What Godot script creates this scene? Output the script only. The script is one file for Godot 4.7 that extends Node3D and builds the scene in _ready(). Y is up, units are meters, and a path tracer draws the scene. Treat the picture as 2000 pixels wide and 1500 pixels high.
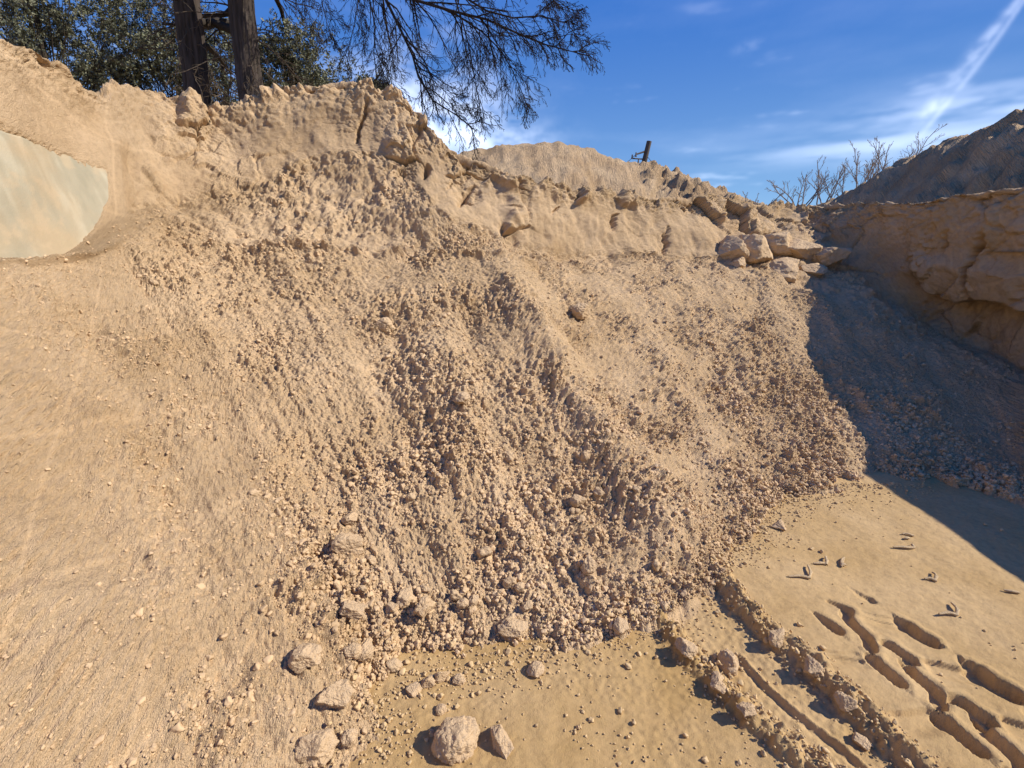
extends Node3D
# A sand pit: loose slope under a ragged bank, seen from the pit floor on a clear winter day. y is up, metres.

var rng := RandomNumberGenerator.new()
var counts := {}
var hm := PackedFloat32Array()            # height of the sand, 2 cm cells, for setting things down on it
const HM_X := -3.6
const HM_Z := -7.6
const HM_N := 410
const HM_S := 0.02

# ---------------------------------------------------------------- helpers

func numbered(called: String) -> String:
	counts[called] = counts.get(called, -1) + 1
	return called if counts[called] == 0 else "%s_%03d" % [called, counts[called]]

func tag(o: Node, label: String, category: String, group := "") -> Node:
	o.set_meta("label", label)
	o.set_meta("category", category)
	if group != "":
		o.set_meta("group", group)
	return o

func obj(called: String, mesh: Mesh, mat: Material, parent: Node = null) -> MeshInstance3D:
	var o := MeshInstance3D.new()
	o.mesh = mesh
	o.material_override = mat
	if parent == null:
		o.name = numbered(called)
		add_child(o)
	else:
		o.name = called
		parent.add_child(o, true)
	return o

func thing(called: String, at: Vector3, label: String, category: String, group := "") -> Node3D:
	var o := Node3D.new()
	o.name = numbered(called)
	add_child(o)
	o.position = at
	tag(o, label, category, group)
	return o

func noise(kind: int, freq: float, seed_: int, octaves := 1, gain := 0.5) -> FastNoiseLite:
	var n := FastNoiseLite.new()
	n.noise_type = kind
	n.frequency = freq
	n.seed = seed_
	n.fractal_type = FastNoiseLite.FRACTAL_FBM if octaves > 1 else FastNoiseLite.FRACTAL_NONE
	n.fractal_octaves = octaves
	n.fractal_gain = gain
	if kind == FastNoiseLite.TYPE_CELLULAR:
		n.cellular_distance_function = FastNoiseLite.DISTANCE_EUCLIDEAN
		n.cellular_return_type = FastNoiseLite.RETURN_DISTANCE
		n.cellular_jitter = 0.9
	return n

func sstep(a: float, b: float, x: float) -> float:
	var t := clampf((x - a) / (b - a), 0.0, 1.0)
	return t * t * (3.0 - 2.0 * t)

func grid_mesh(pos: PackedVector3Array, nu: int, nv: int, col: PackedColorArray, uv := PackedVector2Array()) -> ArrayMesh:
	# vertex (i, j) at i * nv + j; the outside is du x dv
	var nor := PackedVector3Array()
	nor.resize(nu * nv)
	for i in nu:
		var i0 := maxi(i - 1, 0) * nv
		var i1 := mini(i + 1, nu - 1) * nv
		var b := i * nv
		for j in nv:
			var du := pos[i1 + j] - pos[i0 + j]
			var dv := pos[b + mini(j + 1, nv - 1)] - pos[b + maxi(j - 1, 0)]
			nor[b + j] = du.cross(dv).normalized()
	var idx := PackedInt32Array()
	idx.resize((nu - 1) * (nv - 1) * 6)
	var k := 0
	for i in nu - 1:
		for j in nv - 1:
			var a := i * nv + j
			idx[k] = a
			idx[k + 1] = a + nv + 1
			idx[k + 2] = a + nv
			idx[k + 3] = a
			idx[k + 4] = a + 1
			idx[k + 5] = a + nv + 1
			k += 6
	return pack(pos, nor, col, idx, uv)

func pack(pos: PackedVector3Array, nor: PackedVector3Array, col: PackedColorArray, idx: PackedInt32Array, uv := PackedVector2Array()) -> ArrayMesh:
	var a := []
	a.resize(Mesh.ARRAY_MAX)
	a[Mesh.ARRAY_VERTEX] = pos
	a[Mesh.ARRAY_NORMAL] = nor
	if col.size():
		a[Mesh.ARRAY_COLOR] = col
	if uv.size():
		a[Mesh.ARRAY_TEX_UV] = uv
	a[Mesh.ARRAY_INDEX] = idx
	var m := ArrayMesh.new()
	m.add_surface_from_arrays(Mesh.PRIMITIVE_TRIANGLES, a)
	return m

class Build:
	var pos := PackedVector3Array()
	var nor := PackedVector3Array()
	var col := PackedColorArray()
	var idx := PackedInt32Array()
	func tube(pts: PackedVector3Array, r0: float, r1: float, sides: int, c := Color.WHITE) -> void:
		var n := pts.size()
		var first := pos.size()
		var side := Vector3.ZERO
		for k in n:
			var t := (pts[mini(k + 1, n - 1)] - pts[maxi(k - 1, 0)]).normalized()
			if side == Vector3.ZERO:
				side = t.cross(Vector3.UP if absf(t.y) < 0.9 else Vector3.RIGHT).normalized()
			else:
				side = (side - t * side.dot(t)).normalized()
			var other := t.cross(side)
			var r := lerpf(r0, r1, float(k) / (n - 1))
			for s in sides:
				var a := TAU * s / sides
				var d := side * cos(a) + other * sin(a)
				pos.append(pts[k] + d * r)
				nor.append(d)
				col.append(c)
		for k in n - 1:
			for s in sides:
				var a := first + k * sides + s
				var b := first + k * sides + (s + 1) % sides
				idx.append_array([a, b + sides, b, a, a + sides, b + sides])
		var tip := pos.size()
		pos.append(pts[n - 1])
		nor.append((pts[n - 1] - pts[n - 2]).normalized())
		col.append(c)
		for s in sides:
			idx.append_array([first + (n - 1) * sides + s, tip, first + (n - 1) * sides + (s + 1) % sides])
	func quad(a: Vector3, b: Vector3, c: Vector3, d: Vector3, tint: Color) -> void:
		var f := pos.size()
		var n := (c - a).cross(b - a).normalized()
		for p in [a, b, c, d]:
			pos.append(p)
			nor.append(n)
			col.append(tint)
		idx.append_array([f, f + 1, f + 2, f, f + 2, f + 3])

func done(b: Build) -> ArrayMesh:
	return pack(b.pos, b.nor, b.col, b.idx)

func ball(level: int) -> Array:
	# unit icosphere: [points, indices]
	var t := (1.0 + sqrt(5.0)) / 2.0
	var v: Array[Vector3] = [Vector3(-1, t, 0), Vector3(1, t, 0), Vector3(-1, -t, 0), Vector3(1, -t, 0), Vector3(0, -1, t), Vector3(0, 1, t), Vector3(0, -1, -t), Vector3(0, 1, -t), Vector3(t, 0, -1), Vector3(t, 0, 1), Vector3(-t, 0, -1), Vector3(-t, 0, 1)]
	for i in v.size():
		v[i] = v[i].normalized()
	var f: Array = [0, 11, 5, 0, 5, 1, 0, 1, 7, 0, 7, 10, 0, 10, 11, 1, 5, 9, 5, 11, 4, 11, 10, 2, 10, 7, 6, 7, 1, 8, 3, 9, 4, 3, 4, 2, 3, 2, 6, 3, 6, 8, 3, 8, 9, 4, 9, 5, 2, 4, 11, 6, 2, 10, 8, 6, 7, 9, 8, 1]
	for l in level:
		var g := []
		var mid := {}
		for k in range(0, f.size(), 3):
			var e := []
			for s in 3:
				var a: int = f[k + s]
				var b: int = f[k + (s + 1) % 3]
				var key := Vector2i(mini(a, b), maxi(a, b))
				if not mid.has(key):
					mid[key] = v.size()
					v.append((v[a] + v[b]).normalized())
				e.append(mid[key])
			g.append_array([f[k], e[0], e[2], f[k + 1], e[1], e[0], f[k + 2], e[2], e[1], e[0], e[1], e[2]])
		f = g
	return [v, f]

func lump(level: int, seed_: int, squash: Vector3, rough := 1.0, facets := 0) -> ArrayMesh:
	# a clod of sand about 1 m in radius: knobbly, or broken along flat faces
	var b := ball(level)
	var v: Array = b[0]
	var f: Array = b[1]
	var big := noise(FastNoiseLite.TYPE_SIMPLEX_SMOOTH, 0.75, seed_, 3)
	var fine := noise(FastNoiseLite.TYPE_SIMPLEX_SMOOTH, 3.6, seed_ + 1, 4, 0.62)
	var cell := noise(FastNoiseLite.TYPE_CELLULAR, 3.2, seed_ + 2)
	var r := RandomNumberGenerator.new()
	r.seed = seed_ * 7 + 3
	var planes: Array[Vector4] = []
	for k in facets:
		var d := Vector3(r.randfn(), r.randfn(), r.randfn()).normalized()
		planes.append(Vector4(d.x, d.y, d.z, r.randf_range(0.62, 0.95) if facets < 10 else r.randf_range(0.45, 0.75)))
	var pos := PackedVector3Array()
	for p: Vector3 in v:
		var rad := 1.0
		for q in planes:
			var c := q.x * p.x + q.y * p.y + q.z * p.z
			if c > 0.05:
				rad = minf(rad, q.w / c)
		rad *= 1.0 + rough * (0.24 * big.get_noise_3dv(p) + 0.11 * fine.get_noise_3dv(p) - 0.13 * (cell.get_noise_3dv(p) + 0.5))
		pos.append(p * rad * squash)
	var nor := PackedVector3Array()
	nor.resize(pos.size())
	var idx := PackedInt32Array()
	for k in range(0, f.size(), 3):
		var i0: int = f[k]
		var i1: int = f[k + 1]
		var i2: int = f[k + 2]
		var n := (pos[i1] - pos[i0]).cross(pos[i2] - pos[i0])
		nor[i0] += n
		nor[i1] += n
		nor[i2] += n
		idx.append_array([i0, i2, i1])
	for i in nor.size():
		nor[i] = nor[i].normalized()
	return pack(pos, nor, PackedColorArray(), idx)

func height(x: float, z: float) -> float:
	var i := clampi(int((x - HM_X) / HM_S), 0, HM_N - 1)
	var j := clampi(int((z - HM_Z) / HM_S), 0, HM_N - 1)
	return hm[i * HM_N + j]

func lay(p: Vector3) -> void:
	var i := int((p.x - HM_X) / HM_S)
	var j := int((p.z - HM_Z) / HM_S)
	if i >= 0 and j >= 0 and i < HM_N and j < HM_N:
		hm[i * HM_N + j] = maxf(hm[i * HM_N + j], p.y)

func cat(a: Vector3, b: Vector3, c: Vector3, d: Vector3, t: float, k: float) -> Vector3:
	# Hermite with tangents of tension k
	var most := (c - b).length()
	var m0 := ((c - a) * 0.5 * k).limit_length(most)
	var m1 := ((d - b) * 0.5 * k).limit_length(most)
	var t2 := t * t
	var t3 := t2 * t
	return b * (2 * t3 - 3 * t2 + 1) + m0 * (t3 - 2 * t2 + t) + c * (3 * t2 - 2 * t3) + m1 * (t3 - t2)

func near_line(line: Array, x: float, z: float) -> Vector3:
	# (signed distance, + on the right of the direction of travel; share of the length; distance) to a polyline in plan
	var best := 1e9
	var out := Vector3(1e9, 0, 1e9)
	var n := line.size() - 1
	for k in n:
		var a: Vector2 = line[k]
		var d: Vector2 = line[k + 1] - a
		var q := Vector2(x, z) - a
		var t := clampf(q.dot(d) / d.length_squared(), 0.0, 1.0)
		var e := q - d * t
		var l := e.length()
		if l < best:
			best = l
			out = Vector3(l * (1.0 if d.x * q.y - d.y * q.x > 0.0 else -1.0), (k + t) / n, l)
	return out

# ---------------------------------------------------------------- materials

var mats := {}

func blend_image(parts: Array) -> ImageTexture:
	# grey picture, the weighted sum of noises: [noise, weight, inverted]
	var sum := PackedFloat32Array()
	sum.resize(1024 * 1024)
	for q: Array in parts:
		var im: Image = q[0].get_seamless_image(1024, 1024)
		im.convert(Image.FORMAT_L8)
		var d := im.get_data()
		var w: float = q[1] / 255.0
		for i in 1024 * 1024:
			sum[i] += d[i] * w
	var out := PackedByteArray()
	out.resize(1024 * 1024)
	for i in 1024 * 1024:
		out[i] = int(clampf(sum[i], 0.0, 1.0) * 255.0)
	return ImageTexture.create_from_image(Image.create_from_data(1024, 1024, false, Image.FORMAT_L8, out))

func make_materials() -> void:
	# 1024 pixels are about 0.6 m of sand: crumbs of 5 to 15 mm and grain
	var pebble := noise(FastNoiseLite.TYPE_CELLULAR, 0.05, 51)
	pebble.domain_warp_enabled = true
	pebble.domain_warp_amplitude = 14.0
	pebble.domain_warp_frequency = 0.05
	var grain := noise(FastNoiseLite.TYPE_SIMPLEX, 0.07, 52, 4, 0.75)
	var relief := blend_image([[pebble, -0.5], [grain, 0.95], [noise(FastNoiseLite.TYPE_SIMPLEX_SMOOTH, 0.012, 53, 3), 0.45]])
	var tone := blend_image([[noise(FastNoiseLite.TYPE_SIMPLEX, 0.15, 54, 3, 0.7), 0.26], [noise(FastNoiseLite.TYPE_SIMPLEX_SMOOTH, 0.01, 55, 4, 0.6), 0.16]])
	# tone is brought to 0.79 .. 1
	var ti := tone.get_image()
	var td := ti.get_data()
	for i in td.size():
		td[i] = mini(255, 196 + td[i])
	tone = ImageTexture.create_from_image(Image.create_from_data(1024, 1024, false, Image.FORMAT_L8, td))
	var m := StandardMaterial3D.new()
	m.resource_name = "loose_sand"
	m.albedo_color = Color.WHITE
	m.vertex_color_use_as_albedo = true
	m.albedo_texture = tone
	m.heightmap_enabled = true
	m.heightmap_texture = relief
	m.heightmap_scale = 0.7
	m.uv1_scale = Vector3.ONE * 1.7
	m.roughness = 1.0
	m.metallic_specular = 0.12
	mats.sand = m
	var fl: StandardMaterial3D = m.duplicate()
	fl.resource_name = "damp_floor_sand"
	fl.heightmap_scale = 0.14
	fl.uv1_scale = Vector3.ONE * 2.6
	fl.metallic_specular = 0.22
	fl.roughness = 0.92
	mats.floor = fl
	var cl: StandardMaterial3D = m.duplicate()
	cl.resource_name = "clod_sand"
	cl.vertex_color_use_as_albedo = false
	cl.albedo_color = Color(0.605, 0.432, 0.256).linear_to_srgb()
	cl.heightmap_scale = 0.5
	cl.uv1_triplanar = true
	cl.uv1_world_triplanar = true
	cl.uv1_scale = Vector3.ONE * 2.9
	mats.clod = cl
	var cb := StandardMaterial3D.new()
	cb.resource_name = "crumb_sand"
	cb.vertex_color_use_as_albedo = true
	cb.roughness = 1.0
	cb.metallic_specular = 0.12
	mats.crumb = cb
	var far: StandardMaterial3D = m.duplicate()
	far.resource_name = "heap_sand"
	far.uv1_scale = Vector3.ONE * 0.45
	far.heightmap_scale = 4.0
	mats.far = far
	var st := StandardMaterial3D.new()
	st.resource_name = "smooth_clay"
	st.vertex_color_use_as_albedo = true
	st.roughness = 0.85
	st.metallic_specular = 0.25
	st.heightmap_enabled = true
	st.heightmap_texture = relief
	st.heightmap_scale = 0.10
	st.uv1_scale = Vector3.ONE * 1.1
	mats.clay = st
	var bark := StandardMaterial3D.new()
	bark.resource_name = "bark"
	bark.vertex_color_use_as_albedo = true
	bark.roughness = 0.95
	bark.metallic_specular = 0.2
	mats.bark = bark
	var twig: StandardMaterial3D = bark.duplicate()
	twig.resource_name = "twig"
	mats.twig = twig
	var leaf := StandardMaterial3D.new()
	leaf.resource_name = "leaf"
	leaf.vertex_color_use_as_albedo = true
	leaf.roughness = 0.6
	leaf.metallic_specular = 0.35
	leaf.backlight_enabled = true
	leaf.backlight = Color(0.25, 0.28, 0.12)
	mats.leaf = leaf
	for a in [["wood", Color(0.075, 0.06, 0.05), 0.9], ["metal", Color(0.10, 0.10, 0.10), 0.5], ["wire", Color(0.04, 0.04, 0.04), 0.6], ["porcelain", Color(0.16, 0.14, 0.13), 0.3]]:
		var w := StandardMaterial3D.new()
		w.resource_name = a[0]
		w.albedo_color = a[1].linear_to_srgb()
		w.roughness = a[2]
		mats[a[0]] = w

# ---------------------------------------------------------------- sky

func sky_cover() -> ImageTexture:
	# thin cloud over the whole sky, some wisps and one aircraft trail
	var w := 2048
	var h := 1024
	var data := PackedByteArray()
	data.resize(w * h * 4)
	data.fill(255)
	var broad := noise(FastNoiseLite.TYPE_SIMPLEX_SMOOTH, 1.1, 5, 3)
	var wisp := noise(FastNoiseLite.TYPE_SIMPLEX_SMOOTH, 2.2, 8, 5, 0.6)
	var puff := noise(FastNoiseLite.TYPE_SIMPLEX_SMOOTH, 9.0, 3, 5, 0.6)
	var t0 := dir_of(Vector3(1.171, 0.559, -1.223))
	var t1 := dir_of(Vector3(0.904, 0.241, -1.123))
	var across := t0.cross(t1).normalized()
	var along := (t1 - t0).normalized()
	var span := (t1 - t0).length()
	var banks := [[dir_of(Vector3(-0.209, 0.282, -1.136)), 0.15, 0.075, 0.85, 0.9, 1.6], [dir_of(Vector3(-0.046, 0.230, -1.120)), 0.10, 0.03, 0.55, 1.0, 2.0], [dir_of(Vector3(1.078, 0.310, -1.145)), 0.16, 0.022, 0.40, 0.45, 3.0], [dir_of(Vector3(0.927, 0.227, -1.119)), 0.22, 0.02, 0.42, 0.35, 3.5], [dir_of(Vector3(0.539, 0.428, -1.182)), 0.02, 0.008, 0.16, 2.0, 3.0]]
	for j in h:
		var el := PI / 2 - PI * (j + 0.5) / h
		var ce := cos(el)
		var se := sin(el)
		for i in w:
			var k := (j * w + i) * 4 + 3
			if el < -0.01 or el > 0.75:
				data[k] = 0
				continue
			var az := TAU * (i + 0.5) / w
			var d := Vector3(sin(az) * ce, se, -cos(az) * ce)
			var low := exp(-se * 5.5)
			var q := Vector3(d.x * 1.6 + se * 1.2, se * 9.0, d.z * 1.6)
			var a := 0.0
			var wn := wisp.get_noise_3dv(q)
			a += low * 0.34 * sstep(-0.25, 0.65, broad.get_noise_3dv(q * 0.5) + 0.4 * wn)
			a += low * 0.55 * sstep(0.26, 0.62, wn)
			for b: Array in banks:
				var c: Vector3 = b[0]
				var e := d - c
				if absf(e.x) + absf(e.z) + absf(e.y) < 0.7:
					var hz: float = Vector2(e.x, e.z).length() / b[1]
					var vt: float = e.y / b[2]
					var g := exp(-hz * hz - vt * vt)
					if g > 0.01:
						a += b[3] * g * sstep(-0.28, 0.42, puff.get_noise_3d(d.x * b[4], d.y * b[5], d.z * b[4]) + g * 0.25)
			var s := (d - t0).dot(along) / span
			if s > -0.25 and s < 1.06:
				var off := d.dot(across)
				var wide := 0.003 + 0.011 * sstep(-0.25, 0.55, s)
				var x := off / wide
				if absf(x) < 1.5:
					var edge := 0.45 * exp(-(x + 0.85) * (x + 0.85) * 18.0) + 0.5 * exp(-x * x * 2.2) * (0.35 + 0.9 * sstep(-0.3, 0.4, puff.get_noise_3dv(d * 6.0)))
					var gap := 1.0 - 0.85 * exp(-pow((s - 0.66) / 0.045, 2.0))
					a += 0.55 * edge * gap * sstep(1.06, 0.85, s) * sstep(-0.25, 0.15, s)
			data[k] = int(clampf(a, 0.0, 1.0) * 255.0)
	return ImageTexture.create_from_image(Image.create_from_data(w, h, false, Image.FORMAT_RGBA8, data))

func dir_of(d: Vector3) -> Vector3:
	return d.normalized()

# ---------------------------------------------------------------- the bank of sand

const U_STEPS := [6, 18, 36, 56, 54, 54, 50, 50, 48, 48, 48, 48, 52, 54, 54, 52, 50, 48, 48, 46, 24, 14, 8, 6]
const V_STEPS := [8, 115, 120, 122, 66, 70, 70, 26, 24, 10, 6]
var stations: Array = [
	[Vector3(-0.450, -0.180, 3.200), Vector3(-0.750, 0.000, 3.200), Vector3(-1.229, 0.396, 3.134), Vector3(-1.722, 0.875, 3.066), Vector3(-2.200, 1.350, 3.000), Vector3(-2.500, 1.600, 3.000), Vector3(-2.700, 2.200, 3.000), Vector3(-3.000, 2.750, 3.000), Vector3(-3.350, 2.690, 3.000), Vector3(-5.200, 2.000, 3.000), Vector3(-17.000, 1.750, 3.000), Vector3(-303.000, 1.600, 3.000)],
	[Vector3(-0.450, -0.180, 0.900), Vector3(-0.750, 0.000, 0.900), Vector3(-1.212, 0.396, 0.752), Vector3(-1.688, 0.875, 0.599), Vector3(-2.150, 1.350, 0.450), Vector3(-2.400, 1.650, 0.350), Vector3(-2.600, 2.200, 0.250), Vector3(-2.900, 2.750, 0.150), Vector3(-3.250, 2.690, 0.150), Vector3(-5.100, 2.000, 0.150), Vector3(-16.900, 1.750, 0.150), Vector3(-302.900, 1.600, 0.150)],
	[Vector3(-0.400, -0.180, -0.200), Vector3(-0.700, 0.000, -0.200), Vector3(-1.195, 0.419, -0.448), Vector3(-1.705, 0.921, -0.703), Vector3(-2.200, 1.420, -0.950), Vector3(-2.400, 1.700, -1.050), Vector3(-2.600, 2.200, -1.200), Vector3(-2.850, 2.750, -1.350), Vector3(-3.200, 2.690, -1.350), Vector3(-5.050, 2.000, -1.350), Vector3(-16.850, 1.750, -1.350), Vector3(-302.850, 1.600, -1.350)],
	[Vector3(-0.410, -0.180, -0.436), Vector3(-0.620, 0.000, -0.650), Vector3(-1.213, 0.440, -1.145), Vector3(-1.825, 0.965, -1.655), Vector3(-2.418, 1.485, -2.150), Vector3(-2.497, 1.576, -2.250), Vector3(-2.630, 2.152, -2.550), Vector3(-2.732, 2.656, -2.800), Vector3(-2.977, 2.596, -3.050), Vector3(-4.273, 2.000, -4.370), Vector3(-12.542, 1.750, -12.788), Vector3(-212.950, 1.600, -216.829)],
	[Vector3(-0.308, -0.180, -0.688), Vector3(-0.520, 0.000, -0.900), Vector3(-1.161, 0.437, -1.445), Vector3(-1.821, 0.960, -2.006), Vector3(-2.462, 1.477, -2.550), Vector3(-2.530, 1.572, -2.620), Vector3(-2.702, 2.157, -2.950), Vector3(-2.813, 2.673, -3.200), Vector3(-3.060, 2.613, -3.448), Vector3(-4.367, 2.000, -4.758), Vector3(-12.698, 1.750, -13.114), Vector3(-214.635, 1.600, -215.642)],
	[Vector3(-0.217, -0.180, -0.849), Vector3(-0.429, 0.000, -1.062), Vector3(-1.114, 0.468, -1.685), Vector3(-1.820, 1.021, -2.327), Vector3(-2.505, 1.569, -2.950), Vector3(-2.582, 1.793, -3.100), Vector3(-2.713, 2.232, -3.350), Vector3(-2.894, 2.623, -3.550), Vector3(-3.140, 2.563, -3.799), Vector3(-4.442, 2.000, -5.113), Vector3(-12.748, 1.750, -13.495), Vector3(-214.042, 1.600, -216.661)],
	[Vector3(-0.292, -0.180, -0.973), Vector3(-0.486, 0.000, -1.202), Vector3(-1.106, 0.489, -1.862), Vector3(-1.744, 1.065, -2.541), Vector3(-2.364, 1.634, -3.200), Vector3(-2.511, 1.958, -3.500), Vector3(-2.731, 2.469, -3.850), Vector3(-2.854, 2.770, -4.000), Vector3(-3.080, 2.710, -4.267), Vector3(-4.275, 2.000, -5.679), Vector3(-11.898, 1.750, -14.686), Vector3(-196.664, 1.600, -232.993)],
	[Vector3(-0.230, -0.180, -1.044), Vector3(-0.397, 0.000, -1.293), Vector3(-0.947, 0.484, -1.988), Vector3(-1.515, 1.054, -2.705), Vector3(-2.065, 1.618, -3.400), Vector3(-2.231, 2.026, -3.800), Vector3(-2.376, 2.383, -4.150), Vector3(-2.409, 2.687, -4.300), Vector3(-2.604, 2.627, -4.591), Vector3(-3.633, 2.000, -6.128), Vector3(-10.195, 1.750, -15.935), Vector3(-169.255, 1.600, -253.624)],
	[Vector3(-0.120, -0.180, -1.049), Vector3(-0.261, 0.000, -1.314), Vector3(-0.724, 0.478, -2.036), Vector3(-1.202, 1.042, -2.779), Vector3(-1.665, 1.600, -3.500), Vector3(-1.901, 2.219, -4.100), Vector3(-1.935, 2.491, -4.300), Vector3(-1.925, 2.890, -4.450), Vector3(-2.089, 2.830, -4.759), Vector3(-2.956, 2.000, -6.393), Vector3(-8.486, 1.750, -16.817), Vector3(-142.527, 1.600, -269.461)],
	[Vector3(-0.010, -0.180, -1.069), Vector3(-0.123, 0.000, -1.348), Vector3(-0.490, 0.472, -2.091), Vector3(-0.869, 1.029, -2.857), Vector3(-1.237, 1.581, -3.600), Vector3(-1.441, 2.331, -4.300), Vector3(-1.447, 2.593, -4.400), Vector3(-1.396, 2.975, -4.500), Vector3(-1.527, 2.915, -4.825), Vector3(-2.219, 2.000, -6.540), Vector3(-6.637, 1.750, -17.482), Vector3(-113.719, 1.600, -282.679)],
	[Vector3(0.130, -0.180, -1.107), Vector3(0.042, 0.000, -1.394), Vector3(-0.243, 0.465, -2.155), Vector3(-0.536, 1.016, -2.939), Vector3(-0.821, 1.561, -3.700), Vector3(-0.944, 2.200, -4.250), Vector3(-0.959, 2.471, -4.400), Vector3(-0.932, 2.811, -4.550), Vector3(-1.035, 2.751, -4.884), Vector3(-1.581, 2.000, -6.652), Vector3(-5.060, 1.750, -17.928), Vector3(-89.388, 1.600, -291.213)],
	[Vector3(0.359, -0.180, -1.153), Vector3(0.279, 0.000, -1.442), Vector3(0.036, 0.458, -2.204), Vector3(-0.215, 1.002, -2.988), Vector3(-0.459, 1.540, -3.750), Vector3(-0.566, 1.808, -4.000), Vector3(-0.593, 2.166, -4.300), Vector3(-0.562, 2.458, -4.500), Vector3(-0.655, 2.398, -4.837), Vector3(-1.145, 2.000, -6.621), Vector3(-4.275, 1.750, -17.999), Vector3(-80.133, 1.600, -293.755)],
	[Vector3(0.654, -0.180, -1.254), Vector3(0.589, 0.000, -1.547), Vector3(0.373, 0.451, -2.307), Vector3(0.151, 0.987, -3.090), Vector3(-0.064, 1.518, -3.850), Vector3(-0.113, 1.665, -4.100), Vector3(-0.118, 2.004, -4.380), Vector3(-0.072, 2.273, -4.550), Vector3(-0.147, 2.213, -4.892), Vector3(-0.545, 1.973, -6.699), Vector3(-3.082, 1.750, -18.223), Vector3(-64.575, 1.600, -297.533)],
	[Vector3(1.085, -0.180, -1.536), Vector3(1.032, 0.000, -1.831), Vector3(0.831, 0.411, -2.613), Vector3(0.625, 0.906, -3.418), Vector3(0.424, 1.397, -4.200), Vector3(0.446, 1.505, -4.450), Vector3(0.459, 1.941, -4.720), Vector3(0.491, 2.172, -4.850), Vector3(0.429, 2.112, -5.195), Vector3(0.103, 1.872, -7.016), Vector3(-1.978, 1.750, -18.631), Vector3(-52.413, 1.600, -300.149)],
	[Vector3(1.420, -0.180, -1.906), Vector3(1.407, 0.000, -2.206), Vector3(1.335, 0.405, -2.996), Vector3(1.260, 0.893, -3.810), Vector3(1.188, 1.378, -4.600), Vector3(1.255, 1.496, -4.900), Vector3(1.257, 1.920, -5.150), Vector3(1.272, 2.140, -5.280), Vector3(1.257, 2.080, -5.630), Vector3(1.176, 1.840, -7.478), Vector3(0.658, 1.750, -19.267), Vector3(-11.889, 1.600, -304.991)],
	[Vector3(1.650, -0.180, -2.204), Vector3(1.693, 0.000, -2.501), Vector3(1.802, 0.383, -3.276), Vector3(1.913, 0.850, -4.075), Vector3(2.022, 1.313, -4.850), Vector3(2.117, 1.462, -5.200), Vector3(2.155, 1.886, -5.500), Vector3(2.153, 2.133, -5.650), Vector3(2.204, 2.073, -5.996), Vector3(2.471, 1.833, -7.827), Vector3(4.177, 1.750, -19.503), Vector3(45.519, 1.600, -302.499)],
	[Vector3(2.021, -0.180, -2.366), Vector3(2.096, 0.000, -2.657), Vector3(2.290, 0.363, -3.414), Vector3(2.491, 0.809, -4.193), Vector3(2.686, 1.253, -4.950), Vector3(3.016, 1.427, -5.400), Vector3(3.102, 1.785, -5.900), Vector3(3.005, 2.123, -6.200), Vector3(3.092, 2.063, -6.539), Vector3(3.552, 1.823, -8.331), Vector3(6.484, 1.750, -19.761), Vector3(77.565, 1.600, -296.787)],
	[Vector3(2.384, -0.180, -2.477), Vector3(2.488, 0.000, -2.759), Vector3(2.714, 0.338, -3.465), Vector3(2.947, 0.757, -4.193), Vector3(3.173, 1.175, -4.900), Vector3(3.741, 1.481, -5.600), Vector3(3.996, 1.830, -6.300), Vector3(3.940, 2.124, -6.700), Vector3(4.061, 2.064, -7.028), Vector3(4.701, 1.824, -8.764), Vector3(8.781, 1.750, -19.836), Vector3(107.676, 1.600, -288.194)],
	[Vector3(2.800, -0.180, -2.517), Vector3(2.916, 0.000, -2.794), Vector3(3.159, 0.248, -3.357), Vector3(3.410, 0.575, -3.937), Vector3(3.653, 0.903, -4.500), Vector3(4.077, 1.149, -5.200), Vector3(4.207, 1.722, -5.800), Vector3(4.343, 2.110, -6.200), Vector3(4.478, 2.050, -6.523), Vector3(5.193, 1.810, -8.229), Vector3(9.754, 1.750, -19.112), Vector3(120.296, 1.600, -282.886)],
	[Vector3(3.045, -0.180, -2.421), Vector3(3.177, 0.000, -2.690), Vector3(3.463, 0.156, -3.155), Vector3(3.758, 0.388, -3.635), Vector3(4.045, 0.623, -4.100), Vector3(4.566, 0.780, -4.600), Vector3(4.374, 1.497, -4.850), Vector3(4.305, 2.031, -5.000), Vector3(4.459, 1.971, -5.314), Vector3(5.271, 1.731, -6.977), Vector3(10.451, 1.750, -17.579), Vector3(136.001, 1.600, -274.548)],
	[Vector3(3.020, -0.180, -2.456), Vector3(3.320, 0.000, -2.501), Vector3(3.629, 0.101, -2.880), Vector3(3.947, 0.277, -3.271), Vector3(4.256, 0.458, -3.650), Vector3(4.685, 0.527, -3.900), Vector3(4.510, 1.383, -4.050), Vector3(4.424, 2.081, -4.150), Vector3(4.774, 2.021, -4.203), Vector3(6.624, 1.781, -4.480), Vector3(18.424, 1.750, -6.250), Vector3(304.424, 1.600, -49.150)],
	[Vector3(3.100, -0.180, -1.955), Vector3(3.400, 0.000, -2.000), Vector3(3.631, 0.115, -2.132), Vector3(3.869, 0.305, -2.268), Vector3(4.100, 0.500, -2.400), Vector3(4.450, 0.700, -2.500), Vector3(4.650, 1.300, -2.600), Vector3(4.950, 1.950, -2.700), Vector3(5.300, 1.890, -2.753), Vector3(7.150, 1.650, -3.030), Vector3(18.950, 1.750, -4.800), Vector3(304.950, 1.600, -47.700)],
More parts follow.
